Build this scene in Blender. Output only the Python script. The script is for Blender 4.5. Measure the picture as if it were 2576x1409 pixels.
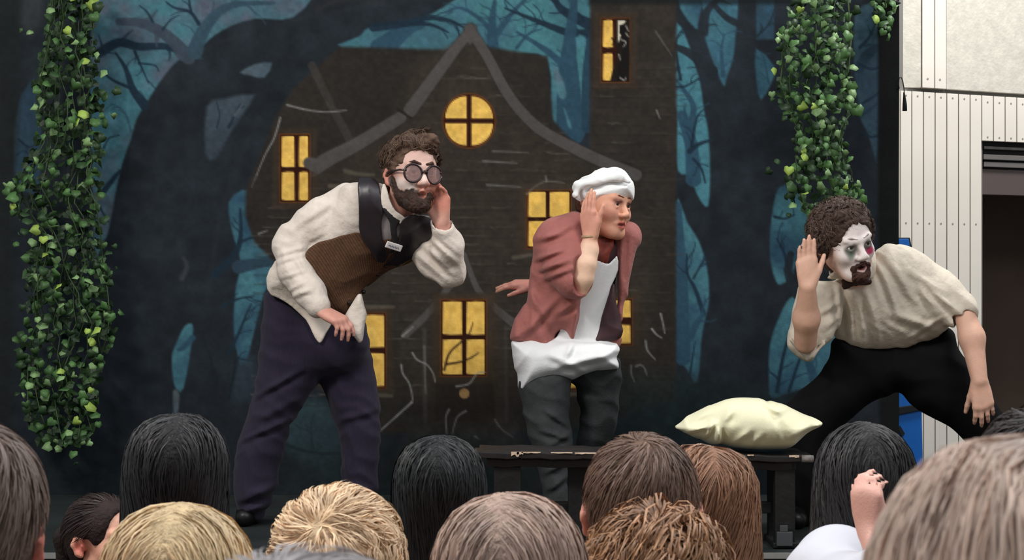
import bpy, bmesh, math, random
import numpy as np
from mathutils import Vector, Matrix
for o in list(bpy.data.objects): bpy.data.objects.remove(o)
scene = bpy.context.scene; COL = scene.collection
R = random.Random(7); NR = np.random.default_rng(11)
# ------------------------------------------------------------------ camera, light, exposure
F, CX, CY, CZ = 4440.0, 1288.0, 704.5, 1.30          # focal length in pixels of the 2576x1409 frame, eye height
STAGE = CZ - 0.84
def W(px, py, Y): return np.array([(px - CX) / F * Y, Y, CZ - (py - CY) / F * Y])
cd = bpy.data.cameras.new('camera'); cam = bpy.data.objects.new('camera', cd); COL.objects.link(cam)
cam.location = (0, 0, CZ); cam.rotation_euler = (math.pi / 2, 0, 0)
cd.sensor_width = 36; cd.lens = F / 2576 * 36; cd.clip_start = .05; cd.clip_end = 60
cd.dof.use_dof = True; cd.dof.focus_distance = 6.1; cd.dof.aperture_fstop = 20
scene.camera = cam
wd = bpy.data.worlds.new('world'); scene.world = wd; wd.use_nodes = True
bg = wd.node_tree.nodes['Background']; bg.inputs[0].default_value = (.80, .86, .92, 1); bg.inputs[1].default_value = .42
def area(name, loc, target, size, power, color):
    l = bpy.data.lights.new(name, 'AREA'); l.shape = 'RECTANGLE'; l.size, l.size_y = size; l.energy = power; l.color = color
    o = bpy.data.objects.new(name, l); COL.objects.link(o); o.location = loc
    o.rotation_euler = (Vector(target) - Vector(loc)).to_track_quat('-Z', 'Y').to_euler(); return o
area('stage_light_left', (-2.6, 2.8, 3.9), (0, 6, 1.2), (1.0, .6), 112, (1.0, .94, .86))
area('stage_light_right', (2.8, 3.0, 3.9), (1.2, 6, 1.2), (1.0, .6), 42, (1.0, .94, .88))
area('hall_ceiling_light', (0.4, 3.0, 4.2), (0.4, 2.6, 0), (4.5, .5), 112, (.93, .97, 1.0))
area('hall_ceiling_light', (2.6, 6.6, 4.4), (2.6, 7.5, 0), (1.8, .5), 125, (1.0, .98, .95))
scene.view_settings.view_transform = 'Standard'; scene.view_settings.look = 'None'
scene.view_settings.exposure = 0.0; scene.view_settings.gamma = 1.0; scene.view_settings.use_curve_mapping = False
# ------------------------------------------------------------------ materials
def lin(c):
    c = np.asarray(c, float) / 255.0
    return np.where(c <= .04045, c / 12.92, ((c + .055) / 1.055) ** 2.4)
def rgba(c): l = lin(c); return (float(l[0]), float(l[1]), float(l[2]), 1.0)
def mat(name, rgb=(128, 128, 128), rough=.75, attr=False, nscale=0, namt=.25, bump=0, bscale=60, stretch=(1, 1, 1), metal=0, spec=.3, sheen=0, sss=0, emit=None, weave=0, rnd=0):
    m = bpy.data.materials.new(name); m.use_nodes = True; nt = m.node_tree; N = nt.nodes; L = nt.links
    p = N['Principled BSDF']; p.inputs['Roughness'].default_value = rough; p.inputs['Metallic'].default_value = metal
    p.inputs['Specular IOR Level'].default_value = spec
    if sheen: p.inputs['Sheen Weight'].default_value = sheen; p.inputs['Sheen Roughness'].default_value = .5
    if sss:
        p.inputs['Subsurface Weight'].default_value = sss; p.inputs['Subsurface Radius'].default_value = (1, .35, .2); p.inputs['Subsurface Scale'].default_value = .008
    if attr:
        a = N.new('ShaderNodeAttribute'); a.attribute_name = 'Col'; out = a.outputs['Color']
    else:
        c = N.new('ShaderNodeRGB'); c.outputs[0].default_value = rgba(rgb); out = c.outputs[0]
    tc = N.new('ShaderNodeTexCoord'); mp = N.new('ShaderNodeMapping'); mp.inputs['Scale'].default_value = stretch
    L.new(tc.outputs['Object'], mp.inputs['Vector'])
    if rnd:
        oi = N.new('ShaderNodeObjectInfo'); mr = N.new('ShaderNodeMapRange'); mr.inputs['To Min'].default_value = 1 - rnd; mr.inputs['To Max'].default_value = 1 + rnd
        L.new(oi.outputs['Random'], mr.inputs['Value'])
        vm = N.new('ShaderNodeVectorMath'); vm.operation = 'SCALE'; L.new(out, vm.inputs[0]); L.new(mr.outputs[0], vm.inputs['Scale']); out = vm.outputs[0]
    if nscale:
        n = N.new('ShaderNodeTexNoise'); n.inputs['Scale'].default_value = nscale; n.inputs['Detail'].default_value = 5
        L.new(mp.outputs[0], n.inputs['Vector'])
        mr = N.new('ShaderNodeMapRange'); mr.inputs['From Min'].default_value = .3; mr.inputs['From Max'].default_value = .7
        mr.inputs['To Min'].default_value = 1 - namt; mr.inputs['To Max'].default_value = 1 + namt
        L.new(n.outputs['Fac'], mr.inputs['Value'])
        vm = N.new('ShaderNodeVectorMath'); vm.operation = 'SCALE'; L.new(out, vm.inputs[0]); L.new(mr.outputs[0], vm.inputs['Scale']); out = vm.outputs[0]
    L.new(out, p.inputs['Base Color'])
    if bump:
        n2 = N.new('ShaderNodeTexNoise'); n2.inputs['Scale'].default_value = bscale; n2.inputs['Detail'].default_value = 3
        L.new(mp.outputs[0], n2.inputs['Vector'])
        b = N.new('ShaderNodeBump'); b.inputs['Strength'].default_value = bump; b.inputs['Distance'].default_value = .01
        L.new(n2.outputs['Fac'], b.inputs['Height']); L.new(b.outputs[0], p.inputs['Normal'])
    if weave:
        wv = N.new('ShaderNodeTexWave'); wv.wave_type = 'BANDS'; wv.bands_direction = 'DIAGONAL'; wv.inputs['Scale'].default_value = weave; wv.inputs['Distortion'].default_value = .6
        L.new(tc.outputs['Object'], wv.inputs['Vector'])
        mr = N.new('ShaderNodeMapRange'); mr.inputs['To Min'].default_value = .72; mr.inputs['To Max'].default_value = 1.25; L.new(wv.outputs['Fac'], mr.inputs['Value'])
        vm = N.new('ShaderNodeVectorMath'); vm.operation = 'SCALE'; L.new(out, vm.inputs[0]); L.new(mr.outputs[0], vm.inputs['Scale']); L.new(vm.outputs[0], p.inputs['Base Color'])
    if emit: p.inputs['Emission Color'].default_value = rgba(emit[0]); p.inputs['Emission Strength'].default_value = emit[1]
    return m
# ------------------------------------------------------------------ objects
def tag(o, label=None, cat=None, group=None, kind=None):
    if label: o['label'] = label
    if cat: o['category'] = cat
    if group: o['group'] = group
    if kind: o['kind'] = kind
    return o
def empty(name, loc=(0, 0, 0)):
    o = bpy.data.objects.new(name, None); COL.objects.link(o); o.location = loc; o.empty_display_size = .1; return o
def put(o, parent=None):
    COL.objects.link(o)
    if parent is not None:
        o.parent = parent; o.matrix_parent_inverse = Matrix.Translation(-Vector(parent_origin(parent)))
    return o
def parent_origin(p):
    v = Vector(p.location); q = p
    while q.parent is not None:
        q = q.parent; v = Vector((0, 0, 0)) if q is None else v
    return ORI.get(p.name, p.location)
ORI = {}
def obj(name, me, m=None, parent=None, org=None):
    """mesh given in world coordinates; object origin moved to org (or kept at the world origin)"""
    o = bpy.data.objects.new(name, me); COL.objects.link(o)
    if m is not None and len(me.materials) == 0: me.materials.append(m)
    if parent is not None: o.parent = parent
    wo = np.zeros(3)
    q = parent
    while q is not None: wo += np.array(q.location); q = q.parent
    # place so that world coordinates of the mesh are kept (no rotations are used on parents)
    if org is None: o.location = Vector(-wo)
    else:
        me.transform(Matrix.Translation(-Vector(org))); o.location = Vector(np.array(org) - wo)
    return o
def mesh_np(name, V, Fc, col=None, smooth=True):
    me = bpy.data.meshes.new(name); V = np.asarray(V, np.float32); Fc = np.asarray(Fc, np.int32); k = Fc.shape[1]
    me.vertices.add(len(V)); me.vertices.foreach_set('co', V.ravel())
    me.loops.add(Fc.size); me.loops.foreach_set('vertex_index', Fc.ravel())
    me.polygons.add(len(Fc)); me.polygons.foreach_set('loop_start', np.arange(0, Fc.size, k, dtype=np.int32))
    try: me.polygons.foreach_set('loop_total', np.full(len(Fc), k, np.int32))
    except Exception: pass
    me.polygons.foreach_set('use_smooth', np.full(len(Fc), smooth, bool))
    me.update(calc_edges=True)
    if col is not None:
        a = me.color_attributes.new('Col', 'FLOAT_COLOR', 'POINT')
        c = np.ones((len(V), 4), np.float32); c[:, :3] = col; a.data.foreach_set('color', c.ravel())
    return me
class MB:
    def __init__(s): s.v = []; s.f = []
    def add(s, vs, fs):
        b = len(s.v); s.v += [tuple(map(float, v)) for v in vs]; s.f += [tuple(b + i for i in f) for f in fs]; return s
    def box(s, lo, hi, bev=0):
        (x0, y0, z0), (x1, y1, z1) = lo, hi
        return s.add([(x0,y0,z0),(x1,y0,z0),(x1,y1,z0),(x0,y1,z0),(x0,y0,z1),(x1,y0,z1),(x1,y1,z1),(x0,y1,z1)],
                     [(0,3,2,1),(4,5,6,7),(0,1,5,4),(1,2,6,5),(2,3,7,6),(3,0,4,7)])
    def prism(s, pts, y0, y1):
        """polygon of (x, z) points extruded from y0 to y1"""
        n = len(pts); vs = [(x, y0, z) for x, z in pts] + [(x, y1, z) for x, z in pts]
        return s.add(vs, [tuple(range(n)), tuple(range(2*n-1, n-1, -1))] + [(i, i+n, (i+1)%n+n, (i+1)%n) for i in range(n)])
    def tube(s, pts, rad, n=8, caps=True):
        P = [np.array(p, float) for p in pts]; k = len(P)
        rad = [rad]*k if np.isscalar(rad) else rad
        up = np.array([.13, .2, 1.0]); vs = []
        for i in range(k):
            t = P[min(i+1, k-1)] - P[max(i-1, 0)]; t = t / (np.linalg.norm(t)+1e-9)
            u = np.cross(t, up); 
            if np.linalg.norm(u) < .1: u = np.cross(t, (1, .1, 0))
            u /= np.linalg.norm(u); w = np.cross(t, u)
            vs += [P[i] + rad[i]*(math.cos(2*math.pi*j/n)*u + math.sin(2*math.pi*j/n)*w) for j in range(n)]
        fs = [(i*n+j, i*n+(j+1)%n, (i+1)*n+(j+1)%n, (i+1)*n+j) for i in range(k-1) for j in range(n)]
        if caps: fs += [tuple(range(n-1, -1, -1)), tuple((k-1)*n+j for j in range(n))]
        return s.add(vs, fs)
    def build(s, name, m, parent=None, org=None, bevel=0, smooth=False):
        me = bpy.data.meshes.new(name); me.from_pydata(s.v, [], s.f)
        bm = bmesh.new(); bm.from_mesh(me); bmesh.ops.recalc_face_normals(bm, faces=bm.faces)
        if bevel: bmesh.ops.bevel(bm, geom=list(bm.edges), offset=bevel, segments=2, affect='EDGES', profile=.6)
        bm.to_mesh(me); bm.free()
        if smooth: me.polygons.foreach_set('use_smooth', [True]*len(me.polygons))
        me.materials.append(m); return obj(name, me, None, parent, org)
# ------------------------------------------------------------------ signed distance modelling
def smooth_poly(pts, sub=6, closed=True):
    P = np.array(pts, float); n = len(P); out = []
    for i in range(n if closed else n-1):
        p0, p1, p2, p3 = (P[(i-1) % n], P[i], P[(i+1) % n], P[(i+2) % n]) if closed else (P[max(i-1,0)], P[i], P[i+1], P[min(i+2,n-1)])
        for t in np.linspace(0, 1, sub, endpoint=False):
            out.append(.5*((2*p1)+(-p0+p2)*t+(2*p0-5*p1+4*p2-p3)*t*t+(-p0+3*p1-3*p2+p3)*t**3))
    if not closed: out.append(P[-1])
    return np.array(out)
def poly_sd(X, Z, P):
    """signed distance (negative inside) of points to polygon P"""
    d = np.full(X.shape, 1e9); ins = np.zeros(X.shape, bool); n = len(P)
    for i in range(n):
        a = P[i]; b = P[(i+1) % n]; ex, ez = b - a; wx = X - a[0]; wz = Z - a[1]
        t = np.clip((wx*ex + wz*ez) / (ex*ex+ez*ez+1e-12), 0, 1)
        d = np.minimum(d, (wx-ex*t)**2 + (wz-ez*t)**2)
        c = ((a[1] > Z) != (b[1] > Z)) & (X < (b[0]-a[0])*(Z-a[1])/(b[1]-a[1]+1e-12) + a[0])
        ins ^= c
    return np.where(ins, -1, 1)*np.sqrt(d)
class Poly2:
    def __init__(s, pts_px, Y, sub=5, res=.004, pad=.25):
        P = np.array(pts_px, float)
        if sub > 1: P = smooth_poly(P, sub)
        s.P = np.stack([(P[:, 0]-CX)/F*Y, CZ-(P[:, 1]-CY)/F*Y], 1)
        s.lo = s.P.min(0)-pad; hi = s.P.max(0)+pad; s.res = res
        nx, nz = np.ceil((hi-s.lo)/res).astype(int)+2
        X, Z = np.meshgrid(s.lo[0]+np.arange(nx)*res, s.lo[1]+np.arange(nz)*res, indexing='ij'); s.G = poly_sd(X, Z, s.P); s.n = (nx, nz)
    def __call__(s, p):
        u = np.clip((p[:, 0]-s.lo[0])/s.res, 0, s.n[0]-1.001); v = np.clip((p[:, 2]-s.lo[1])/s.res, 0, s.n[1]-1.001)
        i = u.astype(int); j = v.astype(int); a = u-i; b = v-j; G = s.G
        return (G[i, j]*(1-a)*(1-b)+G[i+1, j]*a*(1-b)+G[i, j+1]*(1-a)*b+G[i+1, j+1]*a*b)
def cone(a, b, ra, rb):
    a = np.array(a, float); b = np.array(b, float); ab = b-a; L = ab@ab+1e-12
    def f(p):
        w = p-a; t = np.clip(w@ab/L, 0, 1); q = w-t[:, None]*ab
        return np.sqrt((q*q).sum(1)) - (ra+(rb-ra)*t)
    return f
def ell(c, r, M=None):
    c = np.array(c, float); r = np.array(r, float)
    def f(p):
        q = p-c
        if M is not None: q = q@M
        k0 = np.sqrt(((q/r)**2).sum(1))+1e-9; k1 = np.sqrt(((q/(r*r))**2).sum(1))+1e-9
        return k0*(k0-1)/k1
    return f
def rbox(c, h, M=None, rd=.005):
    c = np.array(c, float); h = np.array(h, float)-rd
    def f(p):
        q = p-c
        if M is not None: q = q@M
        q = np.abs(q)-h
        return np.sqrt((np.maximum(q, 0)**2).sum(1))+np.minimum(q.max(1), 0)-rd
    return f
def infl(pts, Y, r, slope=(0, 0), ref=None, ks=1.0, sub=5):
    """solid with the given outline, rounded to radius r, its middle surface leaning with slope (dy/dx, dy/dz)"""
    g = Poly2(pts, Y, sub); rx, rz = (g.P.mean(0) if ref is None else ref)
    def f(p):
        s = -g(p); yc = Y+slope[0]*(p[:, 0]-rx)+slope[1]*(p[:, 2]-rz)
        return np.sqrt(np.maximum(r-s, 0)**2+((p[:, 1]-yc)/ks)**2)-r
    f.poly = g; return f
def smin(a, b, k):
    if k <= 0: return np.minimum(a, b)
    h = np.clip(.5+.5*(b-a)/k, 0, 1); return b+(a-b)*h-k*h*(1-h)
class S:
    """sequence of unions ('u'), cuts ('s') and intersections ('i') with blending"""
    def __init__(s, items=(), disp=None, damp=0.0): s.it = [(x if len(x) == 3 else (x[0], x[1], .01)) for x in items]; s.disp = disp; s.damp = damp
    def u(s, f, k=.01): s.it.append(('u', f, k)); return s
    def s_(s, f, k=.005): s.it.append(('s', f, k)); return s
    def i_(s, f, k=.004): s.it.append(('i', f, k)); return s
    def ev(s, p, idx=None):
        d = None
        for j, (op, f, k) in enumerate(s.it):
            if idx is not None and not idx[j]: continue
            e = f(p)
            if d is None: d = e if op == 'u' else np.full(len(p), .5)
            elif op == 'u': d = smin(d, e, k)
            elif op == 's': d = -smin(-d, e, k)
            else: d = -smin(-d, -e, k)
        if d is None: d = np.full(len(p), .5)
        if s.disp is not None: d = d+s.disp(p)
        return d
    __call__ = ev
    def prep(s, C): s.V = np.stack([f(C) for _, f, _ in s.it], 1)
    def cull(s, i, h):
        vals = s.V[i]
        du = [v for v, (op, _, _) in zip(vals, s.it) if op == 'u']; m = min(du) if du else 0
        out = []
        for v, (op, _, k) in zip(vals, s.it):
            out.append(v < m+2.3*h+2*k if op == 'u' else (v < 1.3*h+2*k if op == 's' else True))
        return out
def sdf_mesh(Sd, lo, hi, h):
    B = 8; K = 2; lo = np.array(lo, float); hi = np.array(hi, float); L = K*B*h
    n1 = np.ceil((hi-lo)/L).astype(int)+1
    sub = np.stack(np.meshgrid(*[np.arange(K)]*3, indexing='ij'), -1).reshape(-1, 3)
    nod = np.stack(np.meshgrid(*[np.arange(B+1)]*3, indexing='ij'), -1).reshape(-1, 3)
    hasc = hasattr(Sd, 'cull'); BI = []; VA = []
    allc = np.stack(np.meshgrid(*[np.arange(k) for k in n1], indexing='ij'), -1).reshape(-1, 3)
    cen = lo+(allc+.5)*L; dc = Sd(cen); keep = np.abs(dc) < L*.87*1.5+.01
    if hasc: Sd.prep(cen[keep])
    for ci, c in enumerate(allc[keep]):
        idx = Sd.cull(ci, L*.87) if hasc else None
        bi = c*K+sub; bc = lo+(bi+.5)*B*h
        d = Sd.ev(bc, idx) if hasc else Sd(bc)
        k = np.abs(d) < B*h*.87*1.5+.004; bi = bi[k]
        if len(bi) == 0: continue
        P = lo+((bi[:, None]*B+nod[None]).reshape(-1, 3))*h
        v = (Sd.ev(P, idx) if hasc else Sd(P)).astype(np.float32).reshape(-1, B+1, B+1, B+1)
        m = (v.min((1, 2, 3)) < 0) & (v.max((1, 2, 3)) > 0)
        if m.any(): BI.append(bi[m]); VA.append(v[m])
    BI = np.concatenate(BI); V = np.concatenate(VA)
    neg = V < 0; N = (n1*K*B+2).astype(np.int64)
    cs = sum(neg[:, i:i+B, j:j+B, k:k+B].astype(np.int8) for i in (0, 1) for j in (0, 1) for k in (0, 1))
    b, i, j, k = np.nonzero((cs > 0) & (cs < 8))
    gi = BI[b]*B+np.stack([i, j, k], 1); key = (gi[:, 0]*N[1]+gi[:, 1])*N[2]+gi[:, 2]
    acc = np.zeros((len(b), 3)); cnt = np.zeros(len(b))
    for ax in range(3):
        for u in (0, 1):
            for w in (0, 1):
                o = [0, 0, 0]; o[(ax+1) % 3] = u; o[(ax+2) % 3] = w; e = list(o); e[ax] = 1
                v0 = V[b, i+o[0], j+o[1], k+o[2]]; v1 = V[b, i+e[0], j+e[1], k+e[2]]; cr = (v0 < 0) != (v1 < 0)
                t = np.where(cr, v0/np.where(cr, v0-v1, 1), 0); q = np.tile(np.array(o, float), (len(b), 1)); q[:, ax] += t
                acc += q*cr[:, None]; cnt += cr
    verts = lo+(gi+acc/cnt[:, None])*h
    od = np.argsort(key); ks = key[od]; Q = []
    st = np.array([N[1]*N[2], N[2], 1])
    for ax in range(3):
        e = [slice(None), slice(0, B), slice(0, B), slice(0, B)]; e2 = list(e); e2[ax+1] = slice(1, B+1)
        n0 = neg[tuple(e)]; n1_ = neg[tuple(e2)]; bb, ii, jj, kk = np.nonzero(n0 != n1_)
        g = BI[bb]*B+np.stack([ii, jj, kk], 1); kb = (g*st).sum(1); a1 = st[(ax+1) % 3]; a2 = st[(ax+2) % 3]
        q = np.stack([kb, kb-a1, kb-a1-a2, kb-a2], 1); fl = n0[bb, ii, jj, kk]
        q[~fl] = q[~fl][:, ::-1]
        pos = np.clip(np.searchsorted(ks, q), 0, len(ks)-1); ok = (ks[pos] == q).all(1)
        Q.append(od[pos[ok]])
    return verts, np.concatenate(Q)
def sdf_obj(name, Sd, lo, hi, h, m, parent=None, col=None, org=None, relax=1, keep=False):
    V, Q = sdf_mesh(Sd, lo, hi, h)
    if keep or name in ('tie', 'neck_scarf', 'waistcoat', 'shaded_shirt_front', 'lapel', 'lining', 'bow_tie'):
        lab = np.arange(len(V))
        for _ in range(4000):
            lm = lab[Q].min(1); new = lab.copy()
            for j in range(4): np.minimum.at(new, Q[:, j], lm)
            new = new[new]
            if (new == lab).all(): break
            lab = new
        u, n_ = np.unique(lab, return_counts=True); k = lab == u[n_.argmax()]; ix = np.cumsum(k)-1; Q = ix[Q[k[Q[:, 0]]]]; V = V[k]
    for _ in range(relax):
        acc = np.zeros_like(V); c = np.zeros(len(V))
        for a in range(4):
            for nb in (1, 3):
                np.add.at(acc, Q[:, a], V[Q[:, (a+nb) % 4]]); np.add.at(c, Q[:, a], 1)
        V = .5*V+.5*acc/np.maximum(c, 1)[:, None]
    C = None
    if col is not None: C = col(V)
    return obj(name, mesh_np(name, V, Q[:, ::-1], C), m, parent, org)
def bounds(pts, pad): P = np.array(pts, float); return P.min(0)-pad, P.max(0)+pad
def patch(base, poly, off, t, Ymid=None, slope=None, front=True, rd=.004):
    """layer of cloth lying on base at distance off, half thickness t, cut to outline poly (a Poly2)"""
    def f(p):
        a = np.abs(base(p)-off)-t; b = poly(p); d = np.maximum(a, b)
        h = np.minimum(np.maximum(a+rd, 0)**2+np.maximum(b+rd, 0)**2, 9)
        d = np.where((a > -rd) & (b > -rd), np.sqrt(h)-rd, d)
        if front and Ymid is not None: d = np.maximum(d, p[:, 1]-Ymid)
        return d
    return f
def folds(seed, amp, freq, d, warp=.9, mask=4.0):
    r = np.random.default_rng(seed); d = np.array(d, float); d /= np.linalg.norm(d); o = r.normal(size=(5, 3)); o /= np.linalg.norm(o, axis=1)[:, None]; ph = r.uniform(0, 6, 5)
    def f(p):
        a = p@d*freq+warp*2*np.sin(p@o[0]*freq*.35+ph[0])+warp*np.sin(p@o[1]*freq*.6+ph[1])
        m = .5+.5*np.sin(p@o[2]*mask*2+ph[2])*np.sin(p@o[3]*mask*3+ph[3])
        return -amp*m*(1-2*np.abs(np.sin(a*.5)))
    return f
def addf(*fs): return lambda p: sum(f(p) for f in fs)
# ================================================================== THE SETTING
YB = 6.9                                             # painted cloth
m_white = mat('white_boards', (224, 218, 208), .6, nscale=3, namt=.03, rnd=.025)
m_groove = mat('board_gap', (120, 118, 114), .9)
m_fibre = mat('speckled_board', (200, 196, 185), .95, nscale=26, namt=.10, bump=.2, bscale=70)
m_black = mat('black_cloth', (17, 18, 19), .95, nscale=20, namt=.2)
m_blackp = mat('black_paint', (20, 19, 19), .55, nscale=14, namt=.4, bump=.3, bscale=30)
m_floor = mat('hall_floor', (110, 92, 74), .5, nscale=4, namt=.15)
m_stage = mat('stage_top', (26, 32, 32), .7, nscale=6, namt=.25, bump=.1)
m_alu = mat('dull_aluminium', (150, 152, 150), .45, metal=.6, nscale=30, namt=.1)
m_screw = mat('screw_head', (150, 142, 134), .5)
m_darkroom = mat('dark_room_wall', (74, 62, 54), .9, nscale=3, namt=.1)
YW = 7.75
def XW(px): k = (px-CX)/F; return k*(7.75-.775)/(1-.5*k)      # where the turned wall meets a picture column
def xz(px, py, Y): w = W(px, py, Y); return (w[0], w[2])
# floor
tag(MB().box((-4.5, -1.5, -.05), (6.5, 12, 0)).build('floor', m_floor), kind='structure')
# wall behind everything
wl = MB()
dx0 = XW(2470); dz = W(0, 353, 8.03)[2]; zl = W(0, 220.5, 7.83)[2]
wl.box((-4.5, YW+.03, 0), (1.55, YW+.16, 4.2)); wl.box((1.55, YW+.03, 0), (dx0+.012, YW+.16, 4.2)); wl.box((dx0+.012, YW+.03, dz+.012), (4.6, YW+.16, 4.2))
wall = wl.build('wall_back', m_groove); tag(wall, kind='structure')
# upper fibre boards and battens (children of the wall)
for (a, b) in ((1600, 2317), (2381, 3300)):
    x0 = XW(a); x1 = XW(b)
    MB().box((x0, YW-.002, zl+.006), (x1, YW+.03, 4.2)).build('panel', m_fibre, wall, org=((x0+x1)/2, YW, zl), bevel=.002)
def screw(mb, x, z, y, r=.0045):
    n = 8; mb.add([(x+r*math.cos(2*math.pi*i/n), y-.0015, z+r*math.sin(2*math.pi*i/n)) for i in range(n)]+[(x+1.15*r*math.cos(2*math.pi*i/n), y+.002, z+1.15*r*math.sin(2*math.pi*i/n)) for i in range(n)],
           [tuple(range(n))]+[(i, (i+1) % n, (i+1) % n+n, i+n) for i in range(n)])
for (a, b) in ((2319, 2349), (2351, 2379)):
    x0 = XW(a); x1 = XW(b)
    o = MB().box((x0, YW-.012, zl+.006), (x1, YW+.03, 4.2)).build('batten', m_white, wall, org=((x0+x1)/2, YW, zl), bevel=.002)
    sc = MB(); screw(sc, (x0+x1)/2-.004, W(0, 199, 7.9)[2], YW-.012, .005); sc.build('screw', m_screw, o)
# vertical boards under the line
pw = 29.35; k = 0; px = 2470-pw*14
while px < 2900:
    x0 = XW(px+1.1); x1 = XW(px+pw-1.1); zb = .0 if px+pw < 2475 else dz
    ztop = zl - .012
    o = MB().box((x0, YW, zb), (x1, YW+.03, ztop)).build('plank', m_white, wall, org=((x0+x1)/2, YW, zb), bevel=.002)
    if px > 2230:
        sc = MB()
        for py in ((243, 562, 890) if zb == 0 else (248, 338)): screw(sc, (x0+x1)/2, W(0, py, 7.9)[2], YW)
        s_ = sc.build('screw', m_screw, o); 
        if zb == 0: s_.name = 'screws'
    px += pw; k += 1
    if zb > 0: k = 6
# thin rail between boards and fibre panels
MB().box((-1, YW-.006, zl-.010), (4.6, YW+.03, zl+.004)).build('rail', m_white, wall)
# door opening to the dark room with a rolled-up shutter
dr = MB(); x0 = dx0+.004
dr.box((x0, YW+.8, 0), (4.6, YW+.84, dz+.1)); dr.box((x0, YW+.16, dz-.005), (4.6, YW+.84, dz+.04)); dr.box((x0-.03, YW+.05, 0), (x0+.012, YW+.84, dz)); dr.box((4.5, YW+.16, 0), (4.6, YW+.84, dz))
door = dr.build('door_1', m_darkroom); tag(door, kind='structure')
m_shut = mat('shutter_grey', (104, 100, 98), .5, nscale=9, namt=.08); m_shutd = mat('shutter_gap', (18, 15, 15), .6); m_lint = mat('lintel_brown', (88, 78, 76), .7)
def band(name, y0, y1, m, dep=.0, xoff=0): 
    xa = x0+.012+xoff
    z1 = W(0, y0, 8.05)[2]; z0 = W(0, y1, 8.05)[2]
    MB().box((xa, YW+.03+dep, z0), (4.5, YW+.10+dep, z1)).build(name, m, door, bevel=.003)
band('shutter_gap', 352, 368, m_shutd, .02); band('shutter_rail', 366, 373, m_shut, 0, .006); band('shutter_gap', 373, 388, m_shutd, .03)
band('shutter_rail', 387, 400, m_shut, -.01); band('shutter_gap', 400, 406, m_shutd, .02, .008); band('shutter_rail', 405, 418, m_shut, 0, .004)
band('shutter_gap', 418, 424, m_shutd, .03); band('lintel', 423, 488, m_lint, .02)
# the wall turns away from the viewer beyond the backdrop
for o in [wall, door]+list(wall.children_recursive)+list(door.children_recursive):
    wx = o.matrix_world.translation.x if o.parent is None else o.location.x+(o.parent.location.x if o.parent else 0)
    if o.parent and o.parent.parent: wx += o.parent.parent.location.x
    yo = .5*max(0, wx-1.55)
    for v in o.data.vertices: v.co.y += .5*max(0, v.co.x+wx-1.55)
# stage platform
YS0 = 5.42
st = MB().box((-4.2, YS0, STAGE-.09), (2.9, YW-.005, STAGE)).build('stage_platform', m_stage, bevel=.004)
tag(st, 'dark low stage platform with a dull metal front edge under the actors', 'stage')
MB().box((-4.2, YS0-.012, STAGE-.014), (2.9, YS0, STAGE+.003)).build('edge_trim', m_alu, st)
MB().box((-4.15, YS0+.05, 0), (2.85, YS0+.07, STAGE-.09)).build('skirt', m_black, st)
for x in (-4.0, -1.5, .8, 2.7):
    for y in (5.6, 7.5): MB().box((x-.03, y-.03, 0), (x+.03, y+.03, STAGE-.09)).build('leg', m_blackp, st)
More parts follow.
